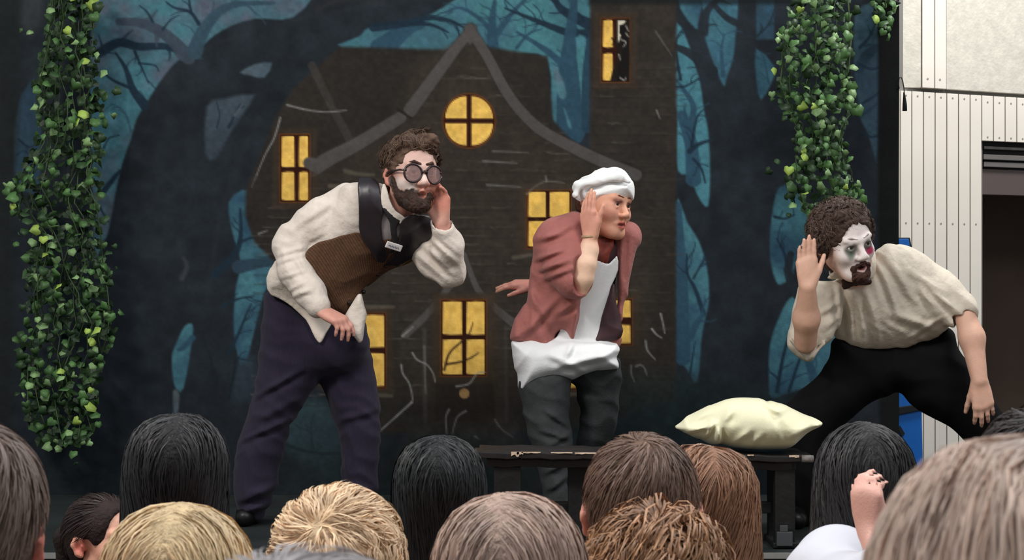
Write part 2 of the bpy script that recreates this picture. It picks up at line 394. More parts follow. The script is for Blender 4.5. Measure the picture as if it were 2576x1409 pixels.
# ================================================================== PAINTED BACKDROP
class Canvas:
    def __init__(s, x0, y0, x1, y1, st):
        s.x = np.arange(x0, x1+.01, st); s.y = np.linspace(y0, y1, int((y1-y0)/st)+1); s.st = st; s.x0 = x0; s.y0 = y0
        s.X, s.Y = np.meshgrid(s.x, s.y); s.C = np.zeros(s.X.shape+(3,)); r = np.random.default_rng(5)
        def noise(sc):
            g = r.random((int((y1-y0)/sc)+4, int((x1-x0)/sc)+4)); u = (s.X-x0)/sc; v = (s.Y-y0)/sc; i = u.astype(int); j = v.astype(int); a = u-i; b = v-j
            a = a*a*(3-2*a); b = b*b*(3-2*b); return (g[j, i]*(1-a)+g[j, i+1]*a)*(1-b)+(g[j+1, i]*(1-a)+g[j+1, i+1]*a)*b
        s.n1 = noise(90); s.n2 = noise(28); s.n3 = noise(9); s.nf = r.random(s.X.shape)
    def win(s, x0, y0, x1, y1):
        i0 = max(0, int((x0-s.x0)/s.st)); i1 = min(len(s.x), int((x1-s.x0)/s.st)+2); j0 = max(0, int((y0-s.y0)/s.st)); j1 = min(len(s.y), int((y1-s.y0)/s.st)+2)
        return slice(j0, max(j1, j0)), slice(i0, max(i1, i0))
    def blend(s, w, a, c):
        s.C[w] = s.C[w]*(1-a[..., None])+np.asarray(c, float)*a[..., None]
    def poly(s, pts, c, soft=1.6, alpha=1, sub=1, mott=0, c2=None):
        P = np.array(pts, float)
        if sub > 1: P = smooth_poly(P, sub)
        w = s.win(*(P.min(0)-soft*2-3), *(P.max(0)+soft*2+3))
        d = poly_sd(s.X[w], s.Y[w], P); a = np.clip(.5-d/(2*soft), 0, 1)*alpha
        col = np.ones(d.shape+(3,))*np.array(c, float)
        if c2 is not None: col = col+(np.array(c2, float)-np.array(c, float))*np.clip((s.n1[w]*.6+s.n2[w]*.4-.25)*2, 0, 1)[..., None]
        if mott: col = col*(1+mott*(s.n2[w]*.6+s.n3[w]*.4-.5))[..., None]
        s.blend(w, a, col)
    def stroke(s, pts, w0, w1, c, soft=1.4, alpha=1, fade=0, sub=6):
        w0 = max(w0, 3.4); w1 = max(w1, 2.2); soft = max(soft, 2.0)
        P = smooth_poly(pts, sub, False) if len(pts) > 2 else np.linspace(pts[0], pts[1], 8); n = len(P)-1; m = max(w0, w1)+soft*2+3
        w = s.win(*(P.min(0)-m), *(P.max(0)+m)); X = s.X[w]; Y = s.Y[w]
        if X.size == 0: return
        best = np.full(X.shape, 1e9); tb = np.zeros(X.shape)
        for i in range(n):
            a = P[i]; e = P[i+1]-a; t = np.clip(((X-a[0])*e[0]+(Y-a[1])*e[1])/(e@e+1e-9), 0, 1); T = (i+t)/n
            d = np.hypot(X-a[0]-e[0]*t, Y-a[1]-e[1]*t)-(w0+(w1-w0)*T)/2; k = d < best; best[k] = d[k]; tb[k] = T[k]
        a = np.clip(.5-best/(2*soft), 0, 1)*alpha
        if fade: a = a*np.clip(1-fade*tb, 0, 1)
        s.blend(w, a, c)
cv = Canvas(-190, -90, 2262, 1244.6, 3.5)
TRUNK = (36, 42, 48); DK = (28, 32, 35); SKY = (70, 116, 128); SKY2 = (66, 88, 104); BR = (30, 45, 58); BLU = (45, 72, 90)
HOUSE = (50, 45, 41); BEAM = (80, 76, 74); YEL = (232, 190, 96); WF = (48, 22, 16)
cv.C[:] = TRUNK; cv.C *= (1+.20*(cv.n1-.5)+.14*(cv.n2-.5))[..., None]
# sky seen between the painted trees
def sky(pts, a=SKY, b=SKY2, sub=3, soft=3): cv.poly(pts, a, soft, 1, sub, .12, b)
sky([(62, 225), (98, 215), (98, 470), (38, 452), (38, 300)], (50, 72, 86), (44, 62, 78))
sky([(235, -30), (330, -40), (765, -40), (737, 44), (640, 47), (560, 75), (500, 122), (470, 140), (440, 160), (405, 203), (375, 250), (345, 300), (330, 350), (315, 390), (303, 430), (288, 500), (275, 570), (262, 605), (235, 600)], SKY, (78, 86, 100))
sky([(603, 182), (640, 162), (684, 158), (665, 195), (630, 190)], (76, 88, 96), SKY2, 2)
sky([(520, 268), (560, 248), (640, 238), (600, 300), (570, 350), (540, 400), (516, 385)], (66, 78, 88), (50, 58, 68), 2, 5)
sky([(575, 508), (622, 478), (622, 560), (658, 625), (700, 645), (688, 700), (665, 735), (650, 790), (628, 880), (612, 945), (600, 900), (591, 860), (588, 790), (594, 720), (605, 660), (585, 590)], SKY, BLU)
sky([(466, 820), (486, 818), (482, 870), (462, 978), (440, 970), (433, 900), (446, 860)], SKY, BLU)
sky([(436, 985), (452, 990), (448, 1040), (440, 1060)], (84, 90, 94), SKY2)
sky([(700, 1040), (790, 1000), (840, 1040), (862, 1100), (860, 1230), (830, 1210), (760, 1160), (720, 1130)], (48, 66, 72), (44, 58, 64), 3, 16)
sky([(590, 930), (640, 900), (640, 990), (590, 1010)], (54, 66, 76), (44, 54, 62), 3, 12)
sky([(860, 122), (905, 92), (930, 70), (1000, 60), (1080, 38), (1180, -20), (1300, -60), (1486, -60), (1482, 120), (1482, 290), (1440, 352), (1390, 300), (1378, 150), (1280, 135), (1150, 132)], (72, 124, 132), (62, 98, 112))
sky([(1712, -30), (1768, -30), (1757, 55), (1750, 72), (1712, 22)], SKY, BLU, 2)
sky([(1768, -30), (1852, -30), (1850, 100), (1843, 150), (1830, 190), (1822, 216), (1805, 182), (1785, 130), (1773, 85), (1770, 30)], SKY, (56, 92, 108))
sky([(1703, 58), (1732, 110), (1747, 160), (1762, 210), (1772, 280), (1782, 330), (1787, 430), (1782, 518), (1760, 500), (1745, 465), (1735, 440), (1706, 430), (1702, 350), (1703, 285), (1690, 250), (1676, 228), (1690, 200), (1672, 185), (1648, 192), (1660, 165), (1680, 130)], (70, 122, 136), SKY)
sky([(1700, 508), (1730, 560), (1760, 610), (1780, 680), (1784, 750), (1775, 800), (1765, 850), (1754, 960), (1728, 930), (1706, 890), (1702, 800)], SKY, BLU)
sky([(1903, -30), (1948, -30), (1948, 98), (1903, 100)], (54, 74, 84), BLU, 1)
sky([(1903, 122), (1948, 165), (1945, 200), (1915, 252), (1903, 200)], SKY, BLU, 2)
sky([(1962, 470), (2010, 480), (2040, 560), (2010, 640), (1995, 690), (1965, 716), (1950, 700), (1938, 640), (1942, 550)], SKY, BLU)
sky([(1988, 750), (1960, 800), (1937, 870), (1935, 960), (1940, 1000), (1975, 992), (2060, 960), (2125, 900), (2120, 850), (2060, 800), (2010, 760)], SKY, BLU)
sky([(2150, 40), (2206, 40), (2206, 384), (2196, 382), (2182, 335), (2165, 300), (2150, 200)], (60, 84, 96), (48, 66, 80))
# distant blue trees and branches
rb = random.Random(3)
def tree(pts, w0, w1, c=BR, tw=0, seed=0, tl=60, soft=1.6, alpha=.92):
    cv.stroke(pts, w0, w1, c, soft, alpha); rr = random.Random(seed); P = smooth_poly(pts, 5, False) if len(pts) > 2 else np.linspace(pts[0], pts[1], 8)
    for _ in range(tw):
        i = rr.randrange(1, len(P)-1); d = P[i+1]-P[i-1]; a = math.atan2(d[1], d[0])+rr.choice((-1, 1))*rr.uniform(.4, 1.0); q = [tuple(P[i])]; L = tl*rr.uniform(.5, 1.1)
        for s_ in range(3): q.append((q[-1][0]+L/3*math.cos(a), q[-1][1]+L/3*math.sin(a))); a += rr.uniform(-.5, .5)
        cv.stroke(q, max(2.2, w1*.7), 1.2, c, 1.2, alpha*.85)
tree([(250, 135), (300, 108), (350, 118), (420, 118), (470, 140)], 26, 14, BR, 4, 1)
tree([(300, 55), (360, 60), (420, 90), (475, 145)], 18, 34, (58, 68, 80), 4, 2)
tree([(490, 130), (510, 80), (550, 30), (600, 10), (690, 8)], 40, 7, (52, 74, 88), 6, 3, 70)
tree([(500, 60), (478, 30), (440, 20), (418, 5)], 10, 3, BR, 2, 4); tree([(480, 30), (474, -10)], 7, 4, BR)
tree([(410, 75), (430, 50), (452, 38)], 6, 2, BR); tree([(385, 55), (370, 30), (352, 15)], 6, 2, BR)
tree([(365, 265), (335, 225), (318, 175), (292, 133)], 26, 4, BR, 3, 5, 50); tree([(330, 222), (290, 205), (262, 185)], 9, 4, BR)
tree([(340, 130), (355, 165), (375, 210)], 8, 2, BR, 3, 6, 35); tree([(350, 160), (390, 165), (400, 180)], 5, 2, BR)
tree([(330, 330), (318, 290), (300, 270), (280, 262)], 5, 2, (52, 80, 95), 3, 7, 34); tree([(262, 372), (275, 348), (300, 341)], 6, 2.5, BR)
tree([(262, 480), (285, 450), (302, 430)], 16, 8, BR); tree([(250, 520), (272, 558)], 7, 2, BR)
tree([(45, 350), (72, 370), (90, 362)], 6, 3, BR, 2, 8, 26); tree([(40, 390), (60, 380), (82, 400)], 4, 2, BR)
tree([(575, 320), (585, 300), (604, 262)], 8, 3, BR, 2, 9, 30); tree([(590, 290), (610, 262)], 6, 3, (84, 90, 96)); tree([(545, 320), (552, 290), (545, 258)], 4, 2, BR)
tree([(540, 690), (590, 640), (605, 590), (603, 525)], 22, 5, BR, 3, 10, 45); tree([(600, 612), (625, 600), (658, 595)], 9, 4, BR)
tree([(600, 672), (640, 664), (690, 655)], 34, 22, (44, 62, 76)); tree([(560, 770), (600, 752), (640, 745)], 8, 3, BR, 3, 11, 46)
tree([(575, 890), (600, 840), (620, 790), (632, 765)], 10, 3, BR, 4, 12, 40); tree([(590, 900), (615, 905), (640, 908)], 5, 2, BR)
tree([(545, 980), (530, 900), (510, 850)], 10, 3, (30, 38, 44), 3, 13, 50); tree([(575, 1000), (590, 930), (592, 880)], 10, 4, (30, 40, 46), 2, 14, 60)
tree([(485, 850), (462, 875), (450, 880)], 16, 8, BLU); tree([(788, 1130), (782, 1080), (790, 1040)], 6, 3, (38, 50, 56), 3, 15, 50); tree([(720, 1120), (790, 1140), (860, 1140)], 10, 6, (36, 46, 52), 2, 16, 50)
# trees above the gable
tree([(960, 125), (990, 100), (1030, 70), (1060, 62)], 60, 22, BLU); tree([(940, 70), (1010, 62), (1080, 45), (1130, 52), (1165, 68)], 22, 5, BR, 7, 17, 60)
tree([(1010, 62), (1080, 62), (1128, 82)], 14, 4, BR, 3, 18, 40); tree([(1240, 128), (1238, 60), (1245, 0)], 34, 8, BLU, 4, 19, 60)
tree([(1245, 90), (1210, 50), (1160, 20), (1120, 30)], 14, 4, BLU, 4, 20, 60); tree([(1250, 85), (1290, 30), (1330, -10)], 18, 6, BLU, 4, 21, 60); tree([(1300, 120), (1330, 85), (1365, 72)], 9, 3, BLU, 3, 22)
tree([(1480, 85), (1430, 82), (1370, 60), (1320, 40), (1270, 20)], 24, 4, BR, 7, 23, 80); tree([(1480, 60), (1440, 40), (1410, 20), (1390, -10)], 30, 12, BR, 5, 24, 60)
tree([(1435, 330), (1430, 200), (1432, 120), (1445, 0)], 74, 16, BLU, 3, 25, 50); tree([(1430, 180), (1380, 130), (1300, 80)], 22, 6, BLU, 5, 26, 60); tree([(1478, 320), (1475, 200), (1482, 100)], 30, 14, (40, 62, 78))
sky([(1390, 165), (1412, 190), (1425, 235), (1416, 250), (1400, 230)], (84, 108, 120), SKY, 2); sky([(1418, 270), (1432, 300), (1438, 322), (1430, 318)], (84, 108, 120), SKY, 2); sky([(1448, 95), (1472, 92), (1470, 130), (1462, 155)], (70, 124, 132), SKY, 2)
# right trees
tree([(1712, 200), (1700, 110), (1720, 70)], 8, 3, BR, 2, 27, 30); tree([(1790, 180), (1745, 140), (1700, 118), (1672, 110)], 34, 5, TRUNK, 2, 28, 50)
tree([(1705, 170), (1680, 195), (1652, 200)], 10, 4, BR); tree([(1735, 320), (1745, 270), (1720, 225), (1700, 200)], 20, 5, BLU, 4, 29, 50); tree([(1675, 216), (1720, 218), (1760, 196)], 8, 3, BR, 3, 30, 40)
tree([(1745, 450), (1738, 360), (1715, 290)], 40, 24, BLU, 3, 31, 60); tree([(1740, 370), (1752, 300), (1770, 275)], 9, 3, BR, 4, 32, 40); tree([(1735, 380), (1760, 362), (1790, 352)], 14, 6, BR)
tree([(1745, 400), (1765, 425), (1775, 460)], 8, 4, BR, 2, 33, 40); tree([(1820, 190), (1815, 130), (1822, 85)], 12, 3, BLU, 4, 34, 50); tree([(1770, 80), (1778, 30), (1810, -5)], 26, 12, TRUNK, 2, 35, 40); tree([(1795, 10), (1830, 45), (1862, 60)], 12, 20, TRUNK)
tree([(1935, 210), (1925, 160), (1915, 130)], 5, 2, BLU, 3, 36, 30); tree([(1905, 90), (1935, 60), (1950, 20)], 5, 3, (34, 44, 52), 2, 37, 30)
tree([(1718, 900), (1712, 700), (1706, 600), (1702, 520)], 40, 26, BLU); tree([(1770, 790), (1750, 730), (1730, 690), (1728, 640)], 12, 4, BR, 4, 38, 60); tree([(1745, 700), (1765, 665), (1782, 640)], 6, 3, BR, 3, 39, 40); tree([(1735, 850), (1755, 810), (1770, 790)], 20, 10, BLU, 2, 40); tree([(1735, 945), (1742, 900), (1748, 860)], 6, 2, BR)
tree([(1990, 700), (1975, 640), (1955, 600)], 10, 3, BR, 5, 41, 50); tree([(1950, 545), (1975, 550), (2000, 540)], 7, 3, BR, 2, 42, 30); tree([(1990, 640), (1985, 690), (2010, 740)], 18, 26, TRUNK)
tree([(1955, 985), (1970, 900), (1990, 830), (2000, 790)], 10, 5, BR, 6, 43, 60); tree([(2050, 960), (2030, 900), (2010, 870)], 24, 10, BLU, 3, 44, 50); tree([(2110, 900), (2090, 930), (2080, 980)], 20, 14, BLU, 2, 45, 40); tree([(1985, 985), (2010, 910), (2040, 840)], 9, 4, BR, 4, 46, 50)
tree([(2162, 120), (2185, 95), (2200, 60)], 9, 3, BR, 2, 47, 30); tree([(2205, 120), (2180, 140), (2160, 170)], 18, 30, (40, 56, 68)); tree([(2170, 260), (2195, 245), (2210, 232)], 6, 3, BR, 1, 48, 30); tree([(2165, 290), (2190, 275), (2210, 255)], 10, 4, (40, 56, 68)); tree([(2165, 330), (2190, 345), (2212, 340)], 6, 4, BR); tree([(2160, 162), (2190, 175), (2210, 170)], 7, 4, BR)
# ragged lower edge of the big limb
for a in ([(330, 330), (420, 200), (520, 120), (640, 78)], [(700, 60), (900, 20), (1100, -5)], [(650, 300), (560, 520), (520, 760)]): cv.stroke(a, 6, 3, (58, 62, 66), 9, .25)
cv.stroke([(800, 25), (840, 6), (900, 0), (960, 10)], 12, 6, (66, 62, 60), 9, .4); cv.stroke([(458, 700), (470, 670), (462, 650)], 12, 6, (86, 90, 96), 5, .5)
# house
cv.poly([(1484, -60), (1702, -60), (1702, 300), (1700, 1010), (1484, 1010)], HOUSE, 4, .96, 1, .16)
cv.poly([(855, 118), (1150, 126), (1185, 110), (1376, 142), (1390, 300), (1500, 420), (1620, 480), (1700, 560), (1696, 1000), (1500, 1080), (960, 1090), (690, 900), (690, 660), (640, 610), (616, 540), (618, 470), (650, 400), (690, 300), (740, 220)], HOUSE, 5, .97, 1, .16, (42, 39, 36))
cv.poly([(1060, 150), (1150, 110), (1182, 75), (1250, 180), (1378, 330), (1500, 430), (1640, 560), (1640, 980), (1050, 1010), (930, 980), (780, 440), (960, 330)], (56, 50, 44), 14, .8, 1, .14)
cv.poly([(880, 840), (1000, 800), (1060, 1060), (960, 1090), (900, 1000)], (46, 44, 40), 18, .5)
rr = random.Random(9)
for i in range(520):                                  # weather boards: short brush strokes in rows
    row = rr.randrange(0, 36); y = 170+row*23.5+rr.uniform(-2, 2); x = rr.uniform(630, 1680); L = rr.uniform(18, 80)
    if y < 430 and abs(x-1180) > (y-80)*.72 and not (1490 < x < 1690): continue
    g = rr.choice((66, 74, 84, 98)) if x < 1560 else rr.choice((60, 66)); cv.stroke([(x, y), (x+L*.5, y+rr.uniform(-3, 5)), (x+L, y+rr.uniform(-2, 3))], 2.6, 1.2, (g, g-5, g-11), 1.8, rr.uniform(.25, .75), .5)
for row in range(38): y = 150+row*23.5; cv.stroke([(1492 if y < 430 else 640, y+2), (1690, y+3)], 2, 2, (36, 33, 31), 2.2, .35)
for (a, b) in (((785, 165), (832, 262)), ((838, 275), (882, 355))): cv.stroke([a, b], 20, 20, (66, 62, 59), 2.4, .7)
def beam(pts, w0, w1): cv.stroke(pts, w0+5, w1+5, (44, 40, 38), 3, .6); cv.stroke(pts, w0, w1, BEAM, 1.8, .97)
beam([(1188, 72), (1150, 118), (1105, 178), (1032, 278)], 22, 34); beam([(1008, 296), (900, 362), (830, 398), (785, 425)], 30, 40)
beam([(1180, 72), (1225, 140), (1280, 240), (1350, 318), (1440, 370), (1520, 408), (1600, 440)], 24, 30)
cv.poly([(1183, 58), (1200, 92), (1183, 112), (1166, 92)], BEAM, 2)
beam([(1166, 668), (1120, 735), (1070, 795), (1020, 842)], 16, 20); beam([(1168, 640), (1200, 725), (1240, 770), (1290, 812)], 12, 22); cv.stroke([(1012, 846), (1040, 822)], 5, 3, (150, 146, 140), 1.6, .8)
cv.stroke([(1000, 275), (1035, 298)], 7, 5, (40, 34, 30), 2, .9)
def win(x0, y0, x1, y1, xm, ym, sill=True, bar=11):
    cv.poly([(x0-22, y0-20), (x1+22, y0-20), (x1+24, y1+22), (x0-24, y1+22)], (62, 52, 42), 4, .65)
    cv.poly([(x0-6, y0-6), (x1+6, y0-6), (x1+6, y1+6), (x0-6, y1+6)], (104, 58, 26), 2, .9); cv.poly([(x0-3, y0-3), (x1+3, y0-3), (x1+3, y1+3), (x0-3, y1+3)], WF, 1.4)
    xs = [(x0, xm-bar/2), (xm+bar/2, x1)] if xm else [(x0, x1)]; ys = [(y0, ym-bar/2), (ym+bar/2, y1)]
    for a, b in xs:
        for c, d in ys: pane([(a+1, c+2), (a+(b-a)*.5, c), (b-1, c+1), (b, d-1), (a+(b-a)*.4, d), (a, d-2)])
def pane(p):
    cv.poly(p, YEL, 1.5, 1); q = np.array(p); c = q.mean(0); cv.poly(c+(q-c)*.72, (222, 172, 78), 8, .6, 1, .3); cv.poly(c+(q-c)*.4+(2, 4), (240, 208, 120), 7, .35)
win(708, 342, 775, 504, 746, 426); win(1329, 482, 1433, 621, 1378, 551, True, 9); win(1114, 758, 1219, 942, 1168, 848, True, 11); win(905, 792, 967, 972, None, 881, True, 14)
win(1540, 755, 1586, 864, None, 808, True, 18); win(1405, 930, 1450, 976, None, 950, True, 4); win(1517, 50, 1580, 203, 1549, 127, True, 14)
cv.poly([(1550, 48), (1584, 48), (1584, 206), (1534, 206), (1540, 180), (1552, 150)], (34, 28, 24), 2); cv.poly([(1554, 52), (1574, 52), (1568, 64), (1560, 96), (1554, 110)], (206, 200, 180), 2)
cv.poly([(1558, 64), (1576, 58), (1580, 80), (1566, 92), (1558, 84)], (24, 22, 22), 2); cv.poly([(1562, 92), (1578, 90), (1584, 140), (1580, 200), (1548, 206), (1556, 160), (1564, 130)], (26, 24, 24), 2.5)
for a in ([(1575, 66), (1580, 78)], [(1562, 100), (1574, 106), (1568, 118)], [(1557, 138), (1560, 150)], [(1560, 196), (1570, 202), (1574, 196)], [(1575, 84), (1580, 92)]): cv.stroke(a, 3, 2, (190, 188, 180), 1.3, .8)
cv.stroke([(1541, 112), (1548, 106), (1556, 112)], 3, 2, (24, 20, 18)); cv.stroke([(1540, 96), (1546, 108)], 2.5, 2, (24, 20, 18))
th = np.linspace(0, 2*math.pi, 40, endpoint=False); circ = lambda r: [(1180+r*math.cos(t), 304+r*1.03*math.sin(t)) for t in th]
cv.poly(circ(68), (110, 62, 30), 2.5, .9); cv.poly(circ(64.5), WF, 1.6)
for sx in (-1, 1):
    for sy in (-1, 1):
        q = [(1180+sx*6, 304+sy*6)]+[(1180+sx*(6+54*math.cos(t)), 304+sy*(6+56*math.sin(t))) for t in np.linspace(0, math.pi/2, 9)]
        if len(q) > 2: pane(q)
cv.stroke([(777, 410), (800, 418)], 30, 36, BEAM, 2); cv.stroke([(1326, 488), (1345, 470), (1375, 456), (1420, 460)], 5, 3, (120, 114, 104), 2, .7); cv.stroke([(1375, 456), (1373, 442)], 6, 4, (120, 116, 108), 2, .7); cv.stroke([(1320, 470), (1440, 468)], 16, 16, (66, 60, 54), 4, .5)
for s in ([(920, 772), (990, 772)], [(955, 994), (985, 996)], [(1292, 648), (1345, 640)], [(1425, 992), (1455, 992)], [(868, 430), (900, 438), (940, 440)], [(830, 468), (880, 470)]): cv.stroke(s, 11, 8, (92, 86, 76), 3, .75)
# door and porch posts
cv.poly([(1080, 740), (1262, 740), (1272, 1065), (1072, 1065)], (58, 50, 42), 3, .45); cv.poly([(1098, 950), (1240, 950), (1246, 1060), (1092, 1060)], (44, 38, 34), 3, .7)
cv.poly([(1168+13*math.cos(t), 990+13*math.sin(t)) for t in th[::3]], (158, 124, 82), 1.6)
cv.stroke([(1068, 830), (1070, 1060)], 10, 10, (78, 76, 72), 3, .55); cv.stroke([(1272, 820), (1274, 1060)], 8, 8, (70, 67, 63), 3, .5)
win(1114, 758, 1219, 942, 1168, 848, True, 11)
cv.poly([(1040, 1062), (1300, 1062), (1340, 1180), (980, 1190)], (66, 64, 58), 24, .6, 1, .2); cv.poly([(960, 1180), (1400, 1180), (1480, 1240), (900, 1250)], (40, 44, 42), 20, .7)
cv.poly([(-200, 1140), (2262, 1140), (2262, 1260), (-200, 1260)], (34, 42, 44), 40, .55, 1, .2); cv.poly([(1560, 930), (1700, 940), (2000, 1000), (2000, 1130), (1400, 1130), (1500, 1010)], (38, 50, 50), 30, .6, 1, .25)
# twigs, vines and pale highlights painted over the house
TW = (150, 150, 148)
for p, a in (([(722, 264), (770, 276), (820, 282), (872, 278)], .7), ([(705, 296), (690, 345), (665, 392), (645, 440)], .7), ([(645, 440), (632, 470)], .3), ([(1010, 918), (1014, 940), (1030, 965), (1038, 1000), (1036, 1012)], .8), ([(1036, 1012), (1000, 1045), (956, 1084)], .95),
             ([(1038, 888), (1050, 905), (1075, 918), (1090, 940), (1095, 960)], .8), ([(1068, 870), (1070, 960), (1072, 990)], .4), ([(1148, 972), (1180, 965), (1200, 940), (1220, 936)], .8), ([(1130, 1030), (1122, 1050), (1124, 1090)], .7), ([(1172, 1034), (1150, 1050), (1138, 1090)], .7),
             ([(1662, 790), (1668, 815), (1672, 838)], .8), ([(1640, 828), (1652, 842), (1664, 850)], .9), ([(1624, 858), (1628, 880), (1640, 896), (1648, 904)], .8), ([(1588, 920), (1588, 940), (1596, 960)], .5), ([(1600, 922), (1612, 918), (1622, 928), (1626, 942)], .6),
             ([(1652, 278), (1660, 298)], .6), ([(1245, 1056), (1262, 1080), (1290, 1100)], .4), ([(650, 588), (672, 580)], .6), ([(1490, 458), (1560, 455)], .2), ([(1215, 405), (1300, 410)], .5), ([(1240, 380), (1330, 384)], .35), ([(1225, 465), (1310, 470)], .45), ([(1650, 80), (1690, 140)], .3), ([(1195, 1098), (1205, 1104)], .5)):
    cv.stroke(p, 5, 2.6, TW, 1.5, a)
for p in ([(1118, 930), (1130, 890), (1160, 860), (1180, 840), (1190, 812)], [(1125, 916), (1160, 910), (1185, 900), (1204, 888)]): cv.stroke(p, 6, 2.5, (44, 30, 24), 1.4, .9)
# dark side strip and canvas grain
cv.poly([(2206, -100), (2300, -100), (2300, 1300), (2212, 1300)], (24, 25, 25), 5); cv.poly([(-200, -100), (60, -100), (50, 220), (30, 460), (30, 1300), (-200, 1300)], (34, 38, 38), 12, .9)
cv.poly([(60, -40), (110, -40), (105, 60), (80, 90), (52, 60)], (60, 64, 64), 10, .6)
cv.poly([(1480, -90), (1990, -90), (1990, 10), (1480, 12)], (22, 26, 28), 6, .7)
cv.C = cv.C*(1+.05*(cv.nf-.5)+.10*(cv.n3-.5)+.07*(cv.n2-.5))[..., None]
Xp = (cv.X-CX)/F*YB; Zp = CZ-(cv.Y-CY)/F*YB; Yp = YB+.012*np.sin(Xp*2.1+.6)*(.4+.6*np.sin(Xp*.7))+.006*np.sin(Xp*6.2+Zp*.8)+.004*np.sin(Zp*5)
ny, nx = cv.X.shape; idx = np.arange(ny*nx).reshape(ny, nx)
Qd = np.stack([idx[:-1, :-1], idx[1:, :-1], idx[1:, 1:], idx[:-1, 1:]], -1).reshape(-1, 4)
V = np.stack([Xp, Yp, Zp], -1).reshape(-1, 3)
m_cloth = mat('painted_cloth', attr=True, rough=.95, spec=.1, bump=.12, bscale=240)
BD = empty('painted_backdrop', (W(1100, 0, YB)[0], YB, STAGE)); tag(BD, 'painted cloth backdrop of a spooky wooden house with lit windows in a blue night forest', 'backdrop')
obj('painted_cloth', mesh_np('painted_cloth', V, Qd, lin(np.clip(cv.C, 0, 255)).reshape(-1, 3)), m_cloth, BD)
xl = W(-190, 0, YB)[0]; xr = W(2262, 0, YB)[0]; zt = W(0, -60, YB)[2]
MB().box((xl, YB+.03, STAGE), (xr, YB+.045, zt)).build('black_lining', m_black, BD)
MB().tube([(xl, YB+.06, zt-.06), (xr+.0, YB+.06, zt-.06)], .024, 12).build('top_pipe', m_blackp, BD, smooth=True)
for x in (xl+.05, xr-.04):
    MB().tube([(x, YB+.09, STAGE+.005), (x, YB+.09, zt)], .02, 10).build('upright', m_blackp, BD, smooth=True); MB().box((x-.2, YB+.06, STAGE), (x+.05, YB+.4, STAGE+.012)).build('base_plate', m_blackp, BD)
c = W(2246, 6, YB-.02); kn = MB(); kn.tube([W(2225, 2, YB-.02), W(2246, 4, YB-.02), W(2258, 12, YB-.02), W(2252, 20, YB-.02)], [.010, .016, .016, .012], 10); kn.build('corner_clamp', mat('black_plastic', (22, 22, 22), .35), BD, smooth=True)
# black tassel on a cord loop at the cloth edge
Yt = YB-.03; ts = empty('cord_tassel', W(2275, 278, Yt)); tag(ts, 'short black tassel hanging by a thin cord loop from the edge of the backdrop', 'tassel')
MB().tube([W(*p, Yt) for p in ((2262, 222), (2260, 210), (2262, 196), (2267, 194), (2271, 204), (2274, 222), (2275, 236))], .0022, 6).build('cord', m_blackp, ts, smooth=True)
MB().tube([W(2274, 232, Yt), W(2275, 244, Yt), W(2276, 262, Yt), W(2276, 279, Yt)], [.003, .005, .0085, .0095], 10).build('tassel', m_black, ts, smooth=True)
MB().tube([W(2262, 222, Yt), (W(2262, 222, Yt)[0]-.01, YB+.01, W(0, 222, Yt)[2])], .0022, 6).build('tie', m_blackp, ts)
# blue board stand behind the cloth edge
m_blue = mat('blue_enamel', (28, 100, 184), .35, nscale=5, namt=.06); m_blk = mat('black_rubber', (24, 25, 28), .6)
YL = 7.45; ld = empty('board_stand', (W(2270, 0, YL)[0], YL, STAGE)); tag(ld, 'blue board stand with a black strap leaning against the white planks behind the backdrop edge', 'stand')
MB().prism([xz(2200, 1240, YL), xz(2322, 1240, YL), xz(2317, 1020, YL), xz(2306, 1000, YL), xz(2288, 640, YL), xz(2286, 606, YL), xz(2240, 606, YL), xz(2225, 900, YL)], YL-.012, YL+.012).build('side_board', m_blue, ld, bevel=.003)
MB().prism([xz(2236, 598, YL), xz(2287, 598, YL), xz(2292, 626, YL), xz(2234, 626, YL)], YL-.02, YL+.02).build('top_cap', m_blk, ld, bevel=.004)
MB().prism([xz(2236, 601, YL), xz(2283, 601, YL), xz(2286, 621, YL), xz(2236, 621, YL)], YL-.024, YL-.012).build('cap_face', m_blue, ld, bevel=.002)
MB().prism([xz(2215, 1052, YL), xz(2322, 1030, YL), xz(2322, 1014, YL), xz(2215, 1030, YL)], YL-.022, YL+.016).build('strap', m_blk, ld, bevel=.003)
MB().prism([xz(2262, 1070, YL), xz(2274, 1090, YL), xz(2266, 1098, YL), xz(2258, 1080, YL)], YL-.02, YL-.01).build('latch', m_blk, ld)
# ================================================================== IVY
def leaf_mesh(name, m, lobes, fold):
    # ivy leaf, tip downwards, about one unit long
    o = [(0, 0), (.24, .16), (.52, .10), (.55, -.14), (.60, -.34), (.40, -.54), (.0, -.95), (-.40, -.54), (-.60, -.34), (-.55, -.14), (-.52, .10), (-.24, .16)]
    vs = [(x*(1 if lobes else .8), -.10+fold*abs(x)+.14*z*z+.05*math.sin(5*x+3*z), z*(1 if lobes else .85)) for x, z in o]+[(0, .0, -.35)]
    n = len(o); fs = [(i, (i+1) % n, n) for i in range(n)]
    vs += [(x, y+.03, z) for x, y, z in vs]; k = n+1; fs += [(b+k, a+k, c+k) for a, b, c in fs[:n]]+[(i, i+k, (i+1) % n+k, (i+1) % n) for i in range(n)]
    me = bpy.data.meshes.new(name); me.from_pydata(vs, [], fs); me.polygons.foreach_set('use_smooth', [True]*len(me.polygons)); me.materials.append(m); return me
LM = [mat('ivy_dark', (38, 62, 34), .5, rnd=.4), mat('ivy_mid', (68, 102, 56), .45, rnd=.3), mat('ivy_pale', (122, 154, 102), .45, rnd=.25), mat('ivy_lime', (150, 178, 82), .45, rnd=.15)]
LV = [leaf_mesh('leaf', m, k, f) for m in LM for k, f in ((1, .35), (0, .6))]
m_vine = mat('vine_stem', (56, 74, 44), .7)
